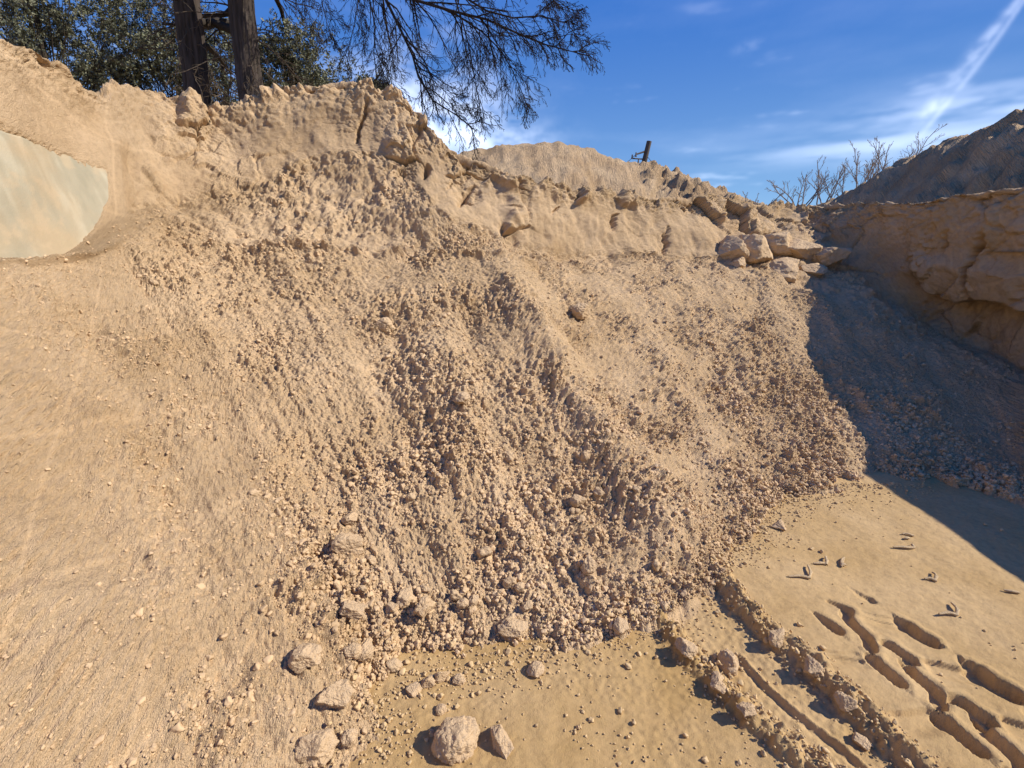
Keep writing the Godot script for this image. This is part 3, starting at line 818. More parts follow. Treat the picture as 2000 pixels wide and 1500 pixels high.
func heap(called: String, line: Array, slope_front: float, slope_back: float, x0: float, x1: float, z0: float, z1: float, step: float, seed_: int, rough: Callable) -> MeshInstance3D:
	# line: ridge in plan with its height, Vector3(x, height, z)
	var plan := []
	for p: Vector3 in line:
		plan.append(Vector2(p.x, p.z))
	var lumps := noise(FastNoiseLite.TYPE_SIMPLEX_SMOOTH, 1.1, seed_, 5, 0.6)
	var cell := noise(FastNoiseLite.TYPE_CELLULAR, 2.6, seed_ + 1)
	var gully := noise(FastNoiseLite.TYPE_SIMPLEX_SMOOTH, 1.0, seed_ + 2, 3)
	var tint := noise(FastNoiseLite.TYPE_SIMPLEX_SMOOTH, 0.7, seed_ + 3, 4)
	var nx := int((x1 - x0) / step) + 1
	var nz := int((z1 - z0) / step) + 1
	var pos := PackedVector3Array()
	var col := PackedColorArray()
	for i in nx:
		for j in nz:
			var x := x0 + i * step
			var z := z1 - j * step
			var nl := near_line(plan, x, z)
			var s: float = nl.y * (line.size() - 1)
			var k := mini(int(s), line.size() - 2)
			var h: float = lerpf(line[k].y, line[k + 1].y, s - k)
			var dist := nl.z
			var sl := slope_front if nl.x > 0.0 else slope_back
			var round := sqrt(dist * dist + 0.06) - 0.245
			var rg: float = rough.call(x, z, nl)
			var y := h - round * sl
			y += 0.10 * lumps.get_noise_2d(x, z) + 0.06 * gully.get_noise_2d(s * 4.0, dist * 0.6)
			y += rg * (0.20 * maxf(0.0, 1.0 - pow(cell.get_noise_2d(x, z) + 1.0, 2.0) * 3.0) + 0.22 * lumps.get_noise_2d(x * 2.6, z * 2.6))
			pos.append(Vector3(x, maxf(y, 1.55), z))
			col.append(Color(0.56, 0.405, 0.245).lerp(Color(0.44, 0.30, 0.17), clampf(0.35 + tint.get_noise_2d(x, z) + 0.3 * rg, 0.0, 1.0)))
	var uv := PackedVector2Array()
	for p in pos:
		uv.append(Vector2(p.x, p.z + p.y))
	var o := obj(called, grid_mesh(pos, nx, nz, col, uv), mats.far)
	o.set_meta("kind", "structure")
	return o

# ---------------------------------------------------------------- clods

func clod_variants(level: int, n: int, seed_: int) -> Array:
	var out := []
	for k in n:
		out.append(lump(level, seed_ + k * 13, Vector3(1.15, 0.72 + 0.09 * (k % 4), 0.95 + 0.04 * (k % 5)), 1.5, 10 + k % 3 if level < 3 else 9 + k % 4))
	return out

func make_crumbs() -> void:
	# uncountable small crumbs over the loose slope and the floor
	var shapes := clod_variants(2, 4, 300)
	var lists: Array = [[], [], [], []]
	var cols: Array = [[], [], [], []]
	var where := noise(FastNoiseLite.TYPE_SIMPLEX_SMOOTH, 1.7, 15, 3)
	rng.seed = 77
	var j_lo := 0
	var j_hi := 0
	for j in loft_nv:
		if loft_v[j] < 0.95:
			j_lo = j
		if loft_v[j] < 4.9:
			j_hi = j
	var i_lo := 0
	var i_hi := 0
	for i in loft_nu:
		if loft_u[i] < 2.2:
			i_lo = i
		if loft_u[i] < 20.6:
			i_hi = i
	var made := 0
	for tries in 400000:
		var i := rng.randi_range(i_lo, i_hi)
		var j := rng.randi_range(j_lo, j_hi)
		var k := i * loft_nv + j
		var p := loft_pos[k]
		if p.y < 0.0:
			continue
		var v := loft_v[j]
		var low := sstep(3.0, 1.2, v)
		var left := 1.0 - sstep(4.3, 8.0, loft_u[i])
		var c := clampf(0.22 + 1.3 * where.get_noise_3dv(p) + 0.38 * low - 0.25 * left, 0.10, 1.0)
		if clay_mask(loft_u[i], v) > -0.08:
			continue
		if rng.randf() > c:
			continue
		var r := 0.0040 * pow(rng.randf() + 0.012, -0.42) * (0.7 + 0.40 * low) * (1.0 - 0.30 * left)
		if r > 0.021:
			continue
		put_crumb(lists, cols, p + loft_nor[k] * r * 0.15, r, loft_col[k])
		made += 1
		if made > 75000:
			break
	# spilled along the foot and over the floor
	var foot := []
	for q: Array in stations.slice(2, 21):
		foot.append(Vector2(q[1].x, q[1].z))
	for tries in 60000:
		var x := rng.randf_range(-0.7, 2.9)
		var z := rng.randf_range(-2.75, -0.75)
		var h := height(x, z)
		if h > 0.10:
			continue
		var wl := near_line(windrows[1].line, x, z)
		var chance := 0.16 if wl.x < 0.0 else 0.008
		chance *= clampf(0.35 + 1.6 * where.get_noise_2d(x * 1.4, z * 1.4), 0.08, 1.0)
		for w: Dictionary in windrows:
			if near_line(w.line, x, z).z < 0.07:
				chance = 0.4
		if wl.x < 0.0 or z < -1.9:
			chance = maxf(chance, 0.75 * exp(-near_line(foot, x, z).z / 0.075))
		if rng.randf() > chance:
			continue
		var r := 0.0032 * pow(rng.randf() + 0.02, -0.40)
		put_crumb(lists, cols, Vector3(x, h + r * 0.3, z), r, Color(0.55, 0.39, 0.205))
	for s in 4:
		var mm := MultiMesh.new()
		mm.transform_format = MultiMesh.TRANSFORM_3D
		mm.use_colors = true
		mm.mesh = shapes[s]
		mm.instance_count = lists[s].size()
		for n in lists[s].size():
			mm.set_instance_transform(n, lists[s][n])
			mm.set_instance_color(n, cols[s][n])
		var o := MultiMeshInstance3D.new()
		o.multimesh = mm
		o.material_override = mats.crumb
		o.name = numbered("sand_crumbs")
		add_child(o)
		o.set_meta("kind", "stuff")
		tag(o, "fine tan sand crumbs strewn over the slope and floor", "sand crumbs", "loose sand crumbs")

func put_crumb(lists: Array, cols: Array, p: Vector3, r: float, c: Color) -> void:
	var s := rng.randi() % 4
	var b := Basis(Vector3(rng.randfn(), rng.randfn(), rng.randfn()).normalized(), rng.randf() * TAU).scaled(Vector3.ONE * r)
	lists[s].append(Transform3D(b, p))
	var t := rng.randf_range(0.86, 1.08)
	cols[s].append(Color(c.r * t, c.g * t, c.b * t))

var clods: Array = [
	[-0.185, 0.002, -1.058, 0.0793, 0.95, 0.50, 500, 2, "biggest rounded sand boulder standing on the bare damp floor"],
	[-0.038, 0.008, -1.057, 0.0533, 0.80, 1.50, 511, 4, "broken sand clod on the floor beside the biggest boulder"],
	[-0.601, 0.110, -1.129, 0.0636, 1.00, 0.30, 522, 2, "large pale rounded clod leaning at the edge of the crumb field above the bare floor"],
	[0.011, 0.033, -1.496, 0.0637, 0.65, 0.20, 533, 5, "wide flat-topped pale clod with a sharp shadow at the foot of the slope"],
	[0.094, 0.007, -1.316, 0.0341, 0.85, 0.90, 544, 0, "round sand clod alone on the floor above the biggest boulder"],
	[-0.381, 0.127, -1.503, 0.0479, 1.20, 0.60, 555, 3, "tall upright sand clod amid the thickest clod patch"],
	[-0.721, 0.209, -1.195, 0.0541, 0.80, 0.10, 566, 1, "broad low clod half sunk in the crumbs"],
	[-0.601, 0.132, -1.291, 0.0329, 1.20, 0.10, 577, 1, "narrow upright clod beside its twin above the large pale clod"],
	[-0.561, 0.112, -1.311, 0.0356, 1.10, 0.90, 588, 1, "narrow upright clod beside its twin above the large pale clod"],
	[-0.266, -0.001, -1.296, 0.0298, 1.40, 0.40, 599, 2, "narrow standing clod in the string leading down to the biggest boulder"],
	[-0.203, -0.001, -1.284, 0.0257, 0.90, 0.40, 610, 0, "small clod in the string leading down to the biggest boulder"],
	[-0.324, 0.001, -1.271, 0.0275, 1.20, 0.40, 621, 2, "small clod in the string leading down to the biggest boulder"],
	[-0.370, -0.002, -1.242, 0.0289, 0.80, 0.40, 632, 0, "small clod in the string leading down to the biggest boulder"],
	[-0.259, -0.003, -1.169, 0.0222, 0.80, 0.40, 643, 0, "small clod touching the top of the biggest boulder"],
	[-0.740, 0.296, -1.695, 0.0698, 0.85, 0.20, 654, 1, "knobbly clod mass partway up the slope, below a smaller one"],
	[-0.773, 0.340, -1.831, 0.0369, 1.00, 0.20, 665, 0, "small round clod just above the knobbly clod mass"],
	[0.366, 0.141, -1.741, 0.0463, 1.20, 0.30, 676, 3, "upright smooth-faced clod on the tongue of debris"],
	[0.454, 0.052, -1.480, 0.0371, 1.00, 0.30, 687, 2, "rounded clod low on the debris tongue above the floor"],
	[0.351, 0.298, -2.063, 0.0384, 0.90, 0.30, 698, 0, "round clod high on the debris tongue"],
	[-0.012, 0.140, -1.642, 0.0279, 1.00, 0.30, 709, 0, "round clod of a cluster in the middle of the slope foot"],
	[0.037, 0.131, -1.622, 0.0231, 1.00, 0.30, 720, 0, "round clod of a cluster in the middle of the slope foot"],
	[0.068, 0.085, -1.561, 0.0248, 1.10, 0.80, 731, 1, "round clod of a cluster in the middle of the slope foot"],
	[-0.168, 0.114, -1.561, 0.0269, 1.00, 0.30, 742, 0, "round clod of a cluster in the middle of the slope foot"],
	[-0.213, 0.116, -1.543, 0.0244, 1.00, 0.30, 753, 0, "round clod of a cluster in the middle of the slope foot"],
	[-0.463, 0.154, -1.541, 0.0441, 1.10, 0.80, 764, 2, "dark-sided clod beside the tall upright one"],
	[-0.500, 0.144, -1.489, 0.0323, 1.00, 0.80, 775, 2, "smaller dark-sided clod just below the one beside the tall upright clod"],
	[-0.644, 0.216, -1.403, 0.0552, 0.70, 0.10, 786, 2, "long low clod above the narrow twin clods"],
	[-0.625, 0.059, -0.997, 0.0556, 0.90, 0.40, 797, 1, "large pale clod down by the floor, beneath the leaning one"],
	[-0.536, 0.046, -1.041, 0.0271, 1.10, 0.40, 808, 0, "rounded clod at the very edge of the bare floor"],
	[1.597, -0.007, -2.267, 0.0460, 0.95, 0.60, 819, 3, "single pale clod lying out on the smooth floor"],
	[0.887, -0.016, -1.371, 0.0540, 1.10, 0.70, 830, 2, "smooth pale clod wedged between the two wheel ridges"],
	[1.101, 0.043, -1.439, 0.0427, 0.90, 0.60, 841, 4, "blocky clod on the outer wheel ridge, higher up"],
	[1.161, 0.041, -1.297, 0.0454, 0.90, 0.60, 852, 4, "blocky clod on the outer wheel ridge, lower down"],
	[1.193, 0.029, -1.172, 0.0405, 0.80, 0.60, 863, 3, "long clod on the outer wheel ridge past the blocky ones"],
	[1.188, -0.008, -1.063, 0.0347, 0.80, 0.60, 874, 2, "rounded clod on the inner side of the outer wheel ridge"],
	[0.706, 0.044, -1.390, 0.0498, 0.70, 0.80, 885, 2, "crusted clod heading the inner wheel ridge"],
	[0.766, 0.033, -1.240, 0.0383, 0.75, 0.80, 896, 3, "crusted clod on the inner wheel ridge over dark shade"],
	[0.821, 0.047, -1.138, 0.0361, 0.70, 0.80, 907, 3, "flat crusted clod on the inner wheel ridge, lower down"],
	[-0.295, 0.744, -2.401, 0.0591, 0.65, 0.10, 918, 4, "flat pale clod stuck on the middle of the slope"],
	[0.558, 1.076, -3.560, 0.0826, 0.90, 0.40, 929, 2, "dark round clod under the ledge at the head of the tongue"],
	[-0.841, 1.080, -2.938, 0.0583, 0.90, 0.40, 940, 1, "knobbly clod high on the slope beneath the thin ledge"]]

func make_clods() -> void:
	rng.seed = 5
	for c: Array in clods:
		# [x, y, z, radius, stretch, turn, seed, facets, label]
		var m := lump(5, c[6], Vector3(1.1, c[4], 0.88), 0.85, c[7] + (2 if c[3] > 0.07 else 8))
		var o := obj("sand_clod", m, mats.clod)
		o.position = Vector3(c[0], c[1] + c[3] * (0.30 if c[3] > 0.07 else 0.18), c[2])
		o.rotation = Vector3(rng.randf_range(-0.3, 0.3), c[5], rng.randf_range(-0.3, 0.3))
		o.scale = Vector3.ONE * c[3] * (0.88 if c[3] > 0.07 else 1.0)
		tag(o, c[8], "sand clod", "large sand clods")
	# fist-sized clods among the crumbs
	var shapes := clod_variants(3, 7, 700)
	var placed := 0
	var spots := []
	while placed < 230:
		var i := rng.randi_range(0, loft_nu - 1)
		var j := rng.randi_range(0, loft_nv - 1)
		var u := loft_u[i]
		var v := loft_v[j]
		if u < 4.5 or u > 17.0 or v < 1.0 or v > 4.6:
			continue
		var low := sstep(2.6, 1.1, v) * sstep(4.5, 6.5, u) * (1.0 - sstep(12.5, 15.0, u))
		if rng.randf() > 0.10 + 0.9 * low:
			continue
		var p := loft_pos[i * loft_nv + j]
		if p.y < 0.0:
			continue
		var r := 0.0120 * pow(rng.randf() + 0.05, -0.42) * (0.8 + 0.2 * low)
		var ok := r < 0.042
		for q: Vector4 in spots:
			if Vector3(q.x, q.y, q.z).distance_to(p) < (q.w + r) * 1.15:
				ok = false
				break
		if not ok:
			continue
		spots.append(Vector4(p.x, p.y, p.z, r))
		var o := obj("small_sand_clod", shapes[rng.randi() % 7], mats.clod)
		o.position = p + Vector3(0, r * 0.15, 0)
		o.rotation = Vector3(rng.randf() * TAU, rng.randf() * TAU, rng.randf() * TAU)
		o.scale = Vector3.ONE * r
		if v < 2.2:
			tag(o, "small rounded clod of tan sand lying near the foot of the slope", "sand clod", "small clods near the foot of the slope")
		else:
			tag(o, "small rounded clod of tan sand lodged high on the loose slope", "sand clod", "small clods high on the slope")
		placed += 1

var blocks: Array = [
	[2.507, 1.656, -5.350, 0.20, 0.75, 0.40, 900, "fallen sand block at the outer end of the collapsed heap"],
	[2.911, 1.658, -5.500, 0.27, 0.85, 0.90, 917, "tall split sand block in the collapsed heap in the corner"],
	[3.283, 1.749, -5.700, 0.22, 0.70, 0.20, 934, "flat-topped sand block behind the split one in the corner"],
	[3.098, 1.486, -5.350, 0.33, 0.60, 1.20, 951, "broad low sand block at the front of the collapsed heap"],
	[3.517, 1.671, -5.600, 0.22, 0.80, 0.60, 968, "smooth square sand block beside the shaded wall"],
	[3.776, 1.600, -5.550, 0.24, 0.75, 0.10, 985, "grey sand block in shade against the wall"],
	[3.499, 1.402, -5.300, 0.15, 0.60, 2.00, 1002, "small sand block in shade below the square one"],
	[2.552, 1.462, -5.200, 0.13, 0.80, 2.00, 1019, "small angular sand block below the outer end of the heap"]]

func make_blocks() -> void:
	for b: Array in blocks:
		# [x, y, z, size, squash, turn, seed, label]
		var o := obj("sand_block", lump(5, b[6], Vector3(1.15, b[4] * 1.1, 0.95), 0.55, 14), mats.clod)
		o.position = Vector3(b[0], b[1] - b[3] * 0.55, b[2])
		o.rotation.y = b[5]
		o.rotation.z = 0.15 * sin(b[6] * 1.7)
		o.scale = Vector3.ONE * b[3] * 1.15
		tag(o, b[7], "sand block", "fallen sand blocks")

var flakes: Array = [
	[1.491, -1.824, 0.100, 0.104, 2.998, -1.976, "bent pale crust flake in a V, closest to the tyre print"],
	[1.650, -1.936, 0.060, 0.071, 3.010, -2.099, "thin crust flake in a V by the crumbs on the floor"],
	[1.725, -1.928, 0.089, 0.030, 0.801, -0.671, "small crust flake standing by the thin V-shaped one"],
	[2.227, -2.064, 0.113, 0.022, -3.142, 4.759, "long straight crust flake on the smooth floor"],
	[2.308, -2.168, 0.052, 0.000, 2.959, 0.000, "short straight crust flake above the long one"],
	[2.123, -1.817, 0.048, 0.064, 2.843, -1.831, "small V-shaped crust flake out on the smooth floor"],
	[2.013, -1.596, 0.076, 0.079, 3.026, -2.045, "wide V-shaped crust flake beyond the deep tyre marks"],
	[2.260, -2.135, 0.026, 0.000, 2.962, 0.000, "tiny straight crust flake between the long one and the short one"],
	[2.441, -1.728, 0.056, 0.000, 2.783, 0.000, "dark straight crust flake lying among ripples"]]

func make_flakes() -> void:
	# bent flakes of dried crust pressed out by a tread, lying on the floor
	var k := 0
	for f: Array in flakes:
		# [x, z, arm, second arm, turn, opening, label]
		var at := Vector3(f[0], height(f[0], f[1]), f[1])
		var o := thing("crust_flake", at, f[6], "crust flake", "dried crust flakes on the floor")
		o.rotation.y = f[4]
		for s in 2:
			var arm: float = f[2 + s]
			if arm <= 0.0:
				continue
			var b := Build.new()
			var a: float = 0.0 if s == 0 else f[5]
			var d := Vector3(cos(a), 0, -sin(a))
			var side := Vector3(-d.z, 0, d.x)
			var pts := PackedVector3Array()
			for n in 6:
				var t := n / 5.0
				pts.append(d * arm * t + side * 0.004 * sin(t * 5.0 + k) + Vector3.UP * (0.006 + 0.005 * sin(t * 3.0) * (1 + s)))
			b.tube(pts, 0.0072, 0.0045, 6)
			b.tube(PackedVector3Array([pts[0], pts[2] + side * 0.006, pts[4] + side * 0.003]), 0.006, 0.004, 5)
			obj("arm", done(b), mats.crust, o)
		k += 1

# ---------------------------------------------------------------- trees, shrubs, pole

func wander(p: Vector3, dir: Vector3, length: float, segs: int, jit: float, pull: Vector3) -> PackedVector3Array:
	var pts := PackedVector3Array([p])
	var d := dir.normalized()
	for k in segs:
		d = (d + Vector3(rng.randfn(), rng.randfn(), rng.randfn()) * jit + pull / segs).normalized()
		p += d * length / segs
		pts.append(p)
	return pts

func at_share(pts: PackedVector3Array, t: float) -> Array:
	var x := t * (pts.size() - 1)
	var k := mini(int(x), pts.size() - 2)
	return [pts[k].lerp(pts[k + 1], x - k), (pts[k + 1] - pts[k]).normalized()]

func twigs(b: Build, pts: PackedVector3Array, length: float, r: float, level: int, how: Dictionary) -> void:
	var kids: int = how.kids[level]
	for k in kids:
		var t := lerpf(how.start[level], 1.0, (k + rng.randf()) / kids)
		var s := at_share(pts, t)
		var along: Vector3 = s[1]
		var out := along.cross(Vector3(rng.randfn(), rng.randfn(), rng.randfn())).normalized()
		var d := along * cos(how.angle) + out * sin(how.angle)
		var l: float = length * (1.15 - 0.75 * t) * rng.randf_range(0.6, 1.2)
		var sub := wander(s[0], d, l, 4 if level < 2 else 3, how.jitter, how.pull)
		var rr: float = maxf(r * lerpf(1.0, 0.55, t), how.thin)
		b.tube(sub, rr, maxf(rr * 0.35, how.thin * 0.7), 4 if level == 0 else 3, how.color * rng.randf_range(0.75, 1.25))
		if level + 1 < how.kids.size():
			twigs(b, sub, l * how.ratio[level], rr * 0.55, level + 1, how)

func trunk_mesh(pts: PackedVector3Array, r0: float, r1: float, seed_: int, tone: Color) -> ArrayMesh:
	# furrowed bark
	var fur := noise(FastNoiseLite.TYPE_SIMPLEX_SMOOTH, 1.0, seed_, 4, 0.6)
	var nu := 72
	var nv := 90
	var pos := PackedVector3Array()
	var col := PackedColorArray()
	for i in nu + 1:
		var a := TAU * (i % nu) / nu
		for j in nv:
			var t := float(j) / (nv - 1)
			var s := at_share(pts, t)
			var c: Vector3 = s[0]
			var d := Vector3(cos(a), 0, -sin(a))
			var f := fur.get_noise_3d(cos(a) * 5.0, c.y * 1.1, sin(a) * 5.0)
			var g := fur.get_noise_3d(cos(a) * 1.1, c.y * 0.5, sin(a) * 1.1)
			var ridge := 1.0 - absf(f) * 2.0
			pos.append(c + d * lerpf(r0, r1, t) * (1.0 + 0.20 * ridge + 0.16 * g))
			col.append(tone.lerp(tone * 2.6, clampf(0.30 * ridge + 0.7 * f + 0.4 * g, 0.0, 1.0)))
	return grid_mesh(pos, nu + 1, nv, col)

var limb_lines: Array = [
	[[Vector3(-4.042, 6.936, -8.500), Vector3(-2.975, 6.639, -8.300), Vector3(-1.831, 6.004, -8.000), Vector3(-0.726, 5.550, -7.800), Vector3(0.000, 5.277, -7.600)], 0.1300, 0.0500, 0.80, 6],
	[[Vector3(-2.280, 6.233, -8.100), Vector3(-1.965, 5.422, -7.900), Vector3(-1.832, 5.011, -7.800), Vector3(-1.610, 4.579, -7.700), Vector3(-1.472, 4.293, -7.700), Vector3(-1.387, 3.987, -7.600), Vector3(-1.191, 3.683, -7.600), Vector3(-0.841, 3.469, -7.500), Vector3(-0.541, 3.251, -7.500)], 0.0550, 0.0100, 0.62, 19],
	[[Vector3(-1.831, 6.004, -8.000), Vector3(-1.620, 5.254, -7.800), Vector3(-1.397, 4.968, -7.700), Vector3(-0.876, 4.798, -7.600), Vector3(-0.362, 4.654, -7.500), Vector3(0.094, 4.445, -7.400), Vector3(0.471, 4.317, -7.400), Vector3(0.847, 4.196, -7.300), Vector3(1.004, 4.214, -7.300)], 0.0550, 0.0060, 0.62, 24],
	[[Vector3(-1.168, 5.747, -7.900), Vector3(-0.863, 5.102, -7.600), Vector3(-0.696, 4.611, -7.500), Vector3(-0.624, 4.354, -7.500), Vector3(-0.552, 3.988, -7.400), Vector3(-0.507, 3.719, -7.400), Vector3(-0.378, 3.404, -7.400)], 0.0300, 0.0060, 0.55, 17],
	[[Vector3(-1.097, 5.718, -7.900), Vector3(-0.714, 4.939, -7.500), Vector3(-0.351, 4.671, -7.300), Vector3(0.014, 4.549, -7.200), Vector3(0.376, 4.531, -7.100), Vector3(0.735, 4.451, -7.100), Vector3(0.915, 4.266, -7.100)], 0.0350, 0.0060, 0.55, 20],
	[[Vector3(-0.876, 4.798, -7.600), Vector3(-0.416, 4.502, -7.500), Vector3(-0.160, 4.250, -7.400), Vector3(0.015, 3.988, -7.400), Vector3(0.147, 3.691, -7.300), Vector3(0.222, 3.510, -7.300)], 0.0260, 0.0060, 0.50, 16],
	[[Vector3(-2.510, 6.320, -8.150), Vector3(-2.140, 5.470, -8.000), Vector3(-2.097, 5.055, -7.900), Vector3(-2.044, 4.727, -7.900), Vector3(-2.073, 4.347, -7.800), Vector3(-2.051, 3.996, -7.800), Vector3(-2.034, 3.834, -7.800)], 0.0300, 0.0070, 0.55, 16],
	[[Vector3(-2.666, 6.407, -8.200), Vector3(-2.357, 5.518, -8.100), Vector3(-2.320, 5.143, -8.100), Vector3(-2.416, 4.820, -8.100), Vector3(-2.544, 4.521, -8.100), Vector3(-2.662, 4.317, -8.100)], 0.0200, 0.0060, 0.42, 13],
	[[Vector3(-2.979, 6.610, -8.300), Vector3(-2.961, 5.615, -8.300), Vector3(-2.940, 5.165, -8.300), Vector3(-2.859, 4.859, -8.200), Vector3(-2.768, 4.625, -8.200)], 0.0200, 0.0060, 0.45, 13],
	[[Vector3(-0.071, 5.288, -7.600), Vector3(0.210, 5.067, -7.400), Vector3(0.486, 4.850, -7.300), Vector3(0.691, 4.635, -7.200), Vector3(0.837, 4.462, -7.200)], 0.0220, 0.0060, 0.45, 13],
	[[Vector3(-1.610, 4.579, -7.700), Vector3(-1.822, 4.280, -7.700), Vector3(-1.787, 3.922, -7.600), Vector3(-1.616, 3.656, -7.600)], 0.0160, 0.0050, 0.40, 11],
	[[Vector3(-1.407, 4.069, -7.650), Vector3(-1.125, 3.891, -7.500), Vector3(-0.896, 3.667, -7.400), Vector3(-0.753, 3.504, -7.400)], 0.0140, 0.0050, 0.40, 10],
	[[Vector3(-3.378, 6.758, -8.400), Vector3(-3.314, 5.968, -8.500), Vector3(-3.347, 5.496, -8.600), Vector3(-3.313, 5.157, -8.600)], 0.0200, 0.0060, 0.50, 12]]

func make_bare_trees() -> void:
	rng.seed = 91
	var tone := Color(0.046, 0.037, 0.031)
	var spec := [[Vector3(-5.782, 1.600, -8.800), Vector3(-5.207, 7.536, -8.800), 0.19, 0.15, "bare tree with a thick furrowed trunk wrapped in hanging dead twigs"], [Vector3(-4.625, 1.600, -8.500), Vector3(-4.102, 7.334, -8.500), 0.19, 0.15, "bare tree whose long bough droops thin dark twigs over the bank"]]
	var k := 0
	for s: Array in spec:
		var t := thing("bare_tree", s[0], s[4], "tree", "bare trees behind the bank")
		var top: Vector3 = s[1] - s[0]
		var pts := PackedVector3Array()
		for n in 9:
			var x := n / 8.0
			pts.append(top * x + Vector3(0.07 * sin(x * 5.0 + k), 0, 0.06 * cos(x * 4.0 + k)) - Vector3(0, 0, 0.06 * cos(float(k))))
		obj("trunk", trunk_mesh(pts, s[2], s[3], 60 + k, tone), mats.bark, t)
		# boughs above, mostly out of sight, and hanging dead twigs round the stem
		var b := Build.new()
		var tw := Build.new()
		var how := {"kids": [7, 5, 4], "start": [0.25, 0.2, 0.2], "angle": 0.75, "ratio": [0.55, 0.5], "jitter": 0.22, "pull": Vector3(0, -0.35, 0), "thin": 0.0055, "color": tone * 0.9}
		for n in 7:
			var q := at_share(pts, rng.randf_range(0.5, 1.0))
			var az := rng.randf() * TAU
			var bough := wander(q[0], Vector3(cos(az), 0.45, sin(az)), rng.randf_range(1.8, 3.2), 7, 0.14, Vector3(0, -0.3, 0))
			b.tube(bough, 0.085, 0.02, 7, tone)
			twigs(tw, bough, 1.1, 0.02, 0, how)
		how.kids = [5, 4]
		how.thin = 0.0045
		how.color = Color(0.11, 0.085, 0.06)
		for n in 46:
			var q := at_share(pts, rng.randf_range(0.12, 0.62))
			var az := rng.randf() * TAU
			var hang := wander(q[0] + Vector3(cos(az), 0, sin(az)) * s[2] * 0.9, Vector3(cos(az), rng.randf_range(-0.3, 0.5), sin(az)), rng.randf_range(0.5, 1.3), 6, 0.22, Vector3(0, -1.3, 0))
			tw.tube(hang, 0.009, 0.004, 4, how.color * rng.randf_range(0.6, 1.5))
			twigs(tw, hang, 0.4, 0.006, 0, how)
		if k == 1:
			# the long low bough that droops over the bank
			var how2 := {"kids": [17, 7, 5, 2], "start": [0.08, 0.10, 0.12, 0.2], "angle": 0.68, "ratio": [0.62, 0.52, 0.5], "jitter": 0.20, "pull": Vector3(0.05, -0.55, 0), "thin": 0.0028, "color": Color(0.034, 0.028, 0.026)}
			for l: Array in limb_lines:
				var lp := PackedVector3Array()
				for q: Vector3 in l[0]:
					lp.append(q - s[0])
				b.tube(lp, l[1] * 0.48, l[2] * 0.6, 7, Color(0.040, 0.033, 0.030))
				if l[3] > 0.0:
					how2.kids[0] = l[4]
					twigs(tw, lp, l[3] * 1.55, l[1] * 0.27, 0, how2)
		obj("boughs", done(b), mats.bark, t)
		obj("twigs", done(tw), mats.twig, t)
		k += 1

var evergreens: Array = [
	[Vector3(-9.431, 1.550, -10.500), Vector3(-9.431, 5.858, -10.500), Vector3(2.00, 1.45, 1.50), 80, 24, "grey-green evergreen oak above the high heap of the bank", "tree", "evergreen_tree"],
	[Vector3(-8.832, 1.550, -12.000), Vector3(-8.832, 5.927, -12.000), Vector3(1.50, 1.30, 1.30), 60, 24, "dark olive evergreen oak beside the thick twig-wrapped trunk", "tree", "evergreen_tree"],
	[Vector3(-7.454, 1.550, -12.500), Vector3(-7.454, 5.951, -12.500), Vector3(1.10, 1.60, 1.20), 48, 24, "dense evergreen oak filling the space between the two bare trunks", "tree", "evergreen_tree"],
	[Vector3(-4.703, 1.550, -11.500), Vector3(-4.703, 5.212, -11.500), Vector3(1.05, 0.80, 1.00), 56, 24, "rounded evergreen oak beyond the trunk with the drooping bough", "tree", "evergreen_tree"],
	[Vector3(-3.025, 1.550, -11.000), Vector3(-3.025, 4.625, -11.000), Vector3(0.33, 0.48, 0.35), 26, 24, "small leafy shrub poking up behind the broken bank edge", "shrub", "evergreen_shrub"]]

func leaf_spray(seed_: int) -> ArrayMesh:
	# a sprig with a dozen small leathery leaves
	var r := RandomNumberGenerator.new()
	r.seed = seed_
	var b := Build.new()
	b.tube(PackedVector3Array([Vector3.ZERO, Vector3(0.01, 0.07, 0), Vector3(0, 0.15, 0.01)]), 0.003, 0.0015, 3, Color(0.06, 0.05, 0.035))
	for n in 15:
		var p := Vector3(0, 0.01 + 0.0105 * n, 0)
		var d := Vector3(r.randfn(), r.randf_range(-0.1, 1.0), r.randfn()).normalized()
		var w := d.cross(Vector3(r.randfn(), r.randfn(), r.randfn())).normalized() * r.randf_range(0.009, 0.014)
		var l := r.randf_range(0.035, 0.058)
		var bend := d.cross(w).normalized() * 0.006
		var c := Color(0.095, 0.105, 0.055).lerp(Color(0.22, 0.215, 0.145), r.randf())
		b.quad(p, p + d * l * 0.5 + w + bend, p + d * l, p + d * l * 0.5 - w + bend, c)
	return done(b)

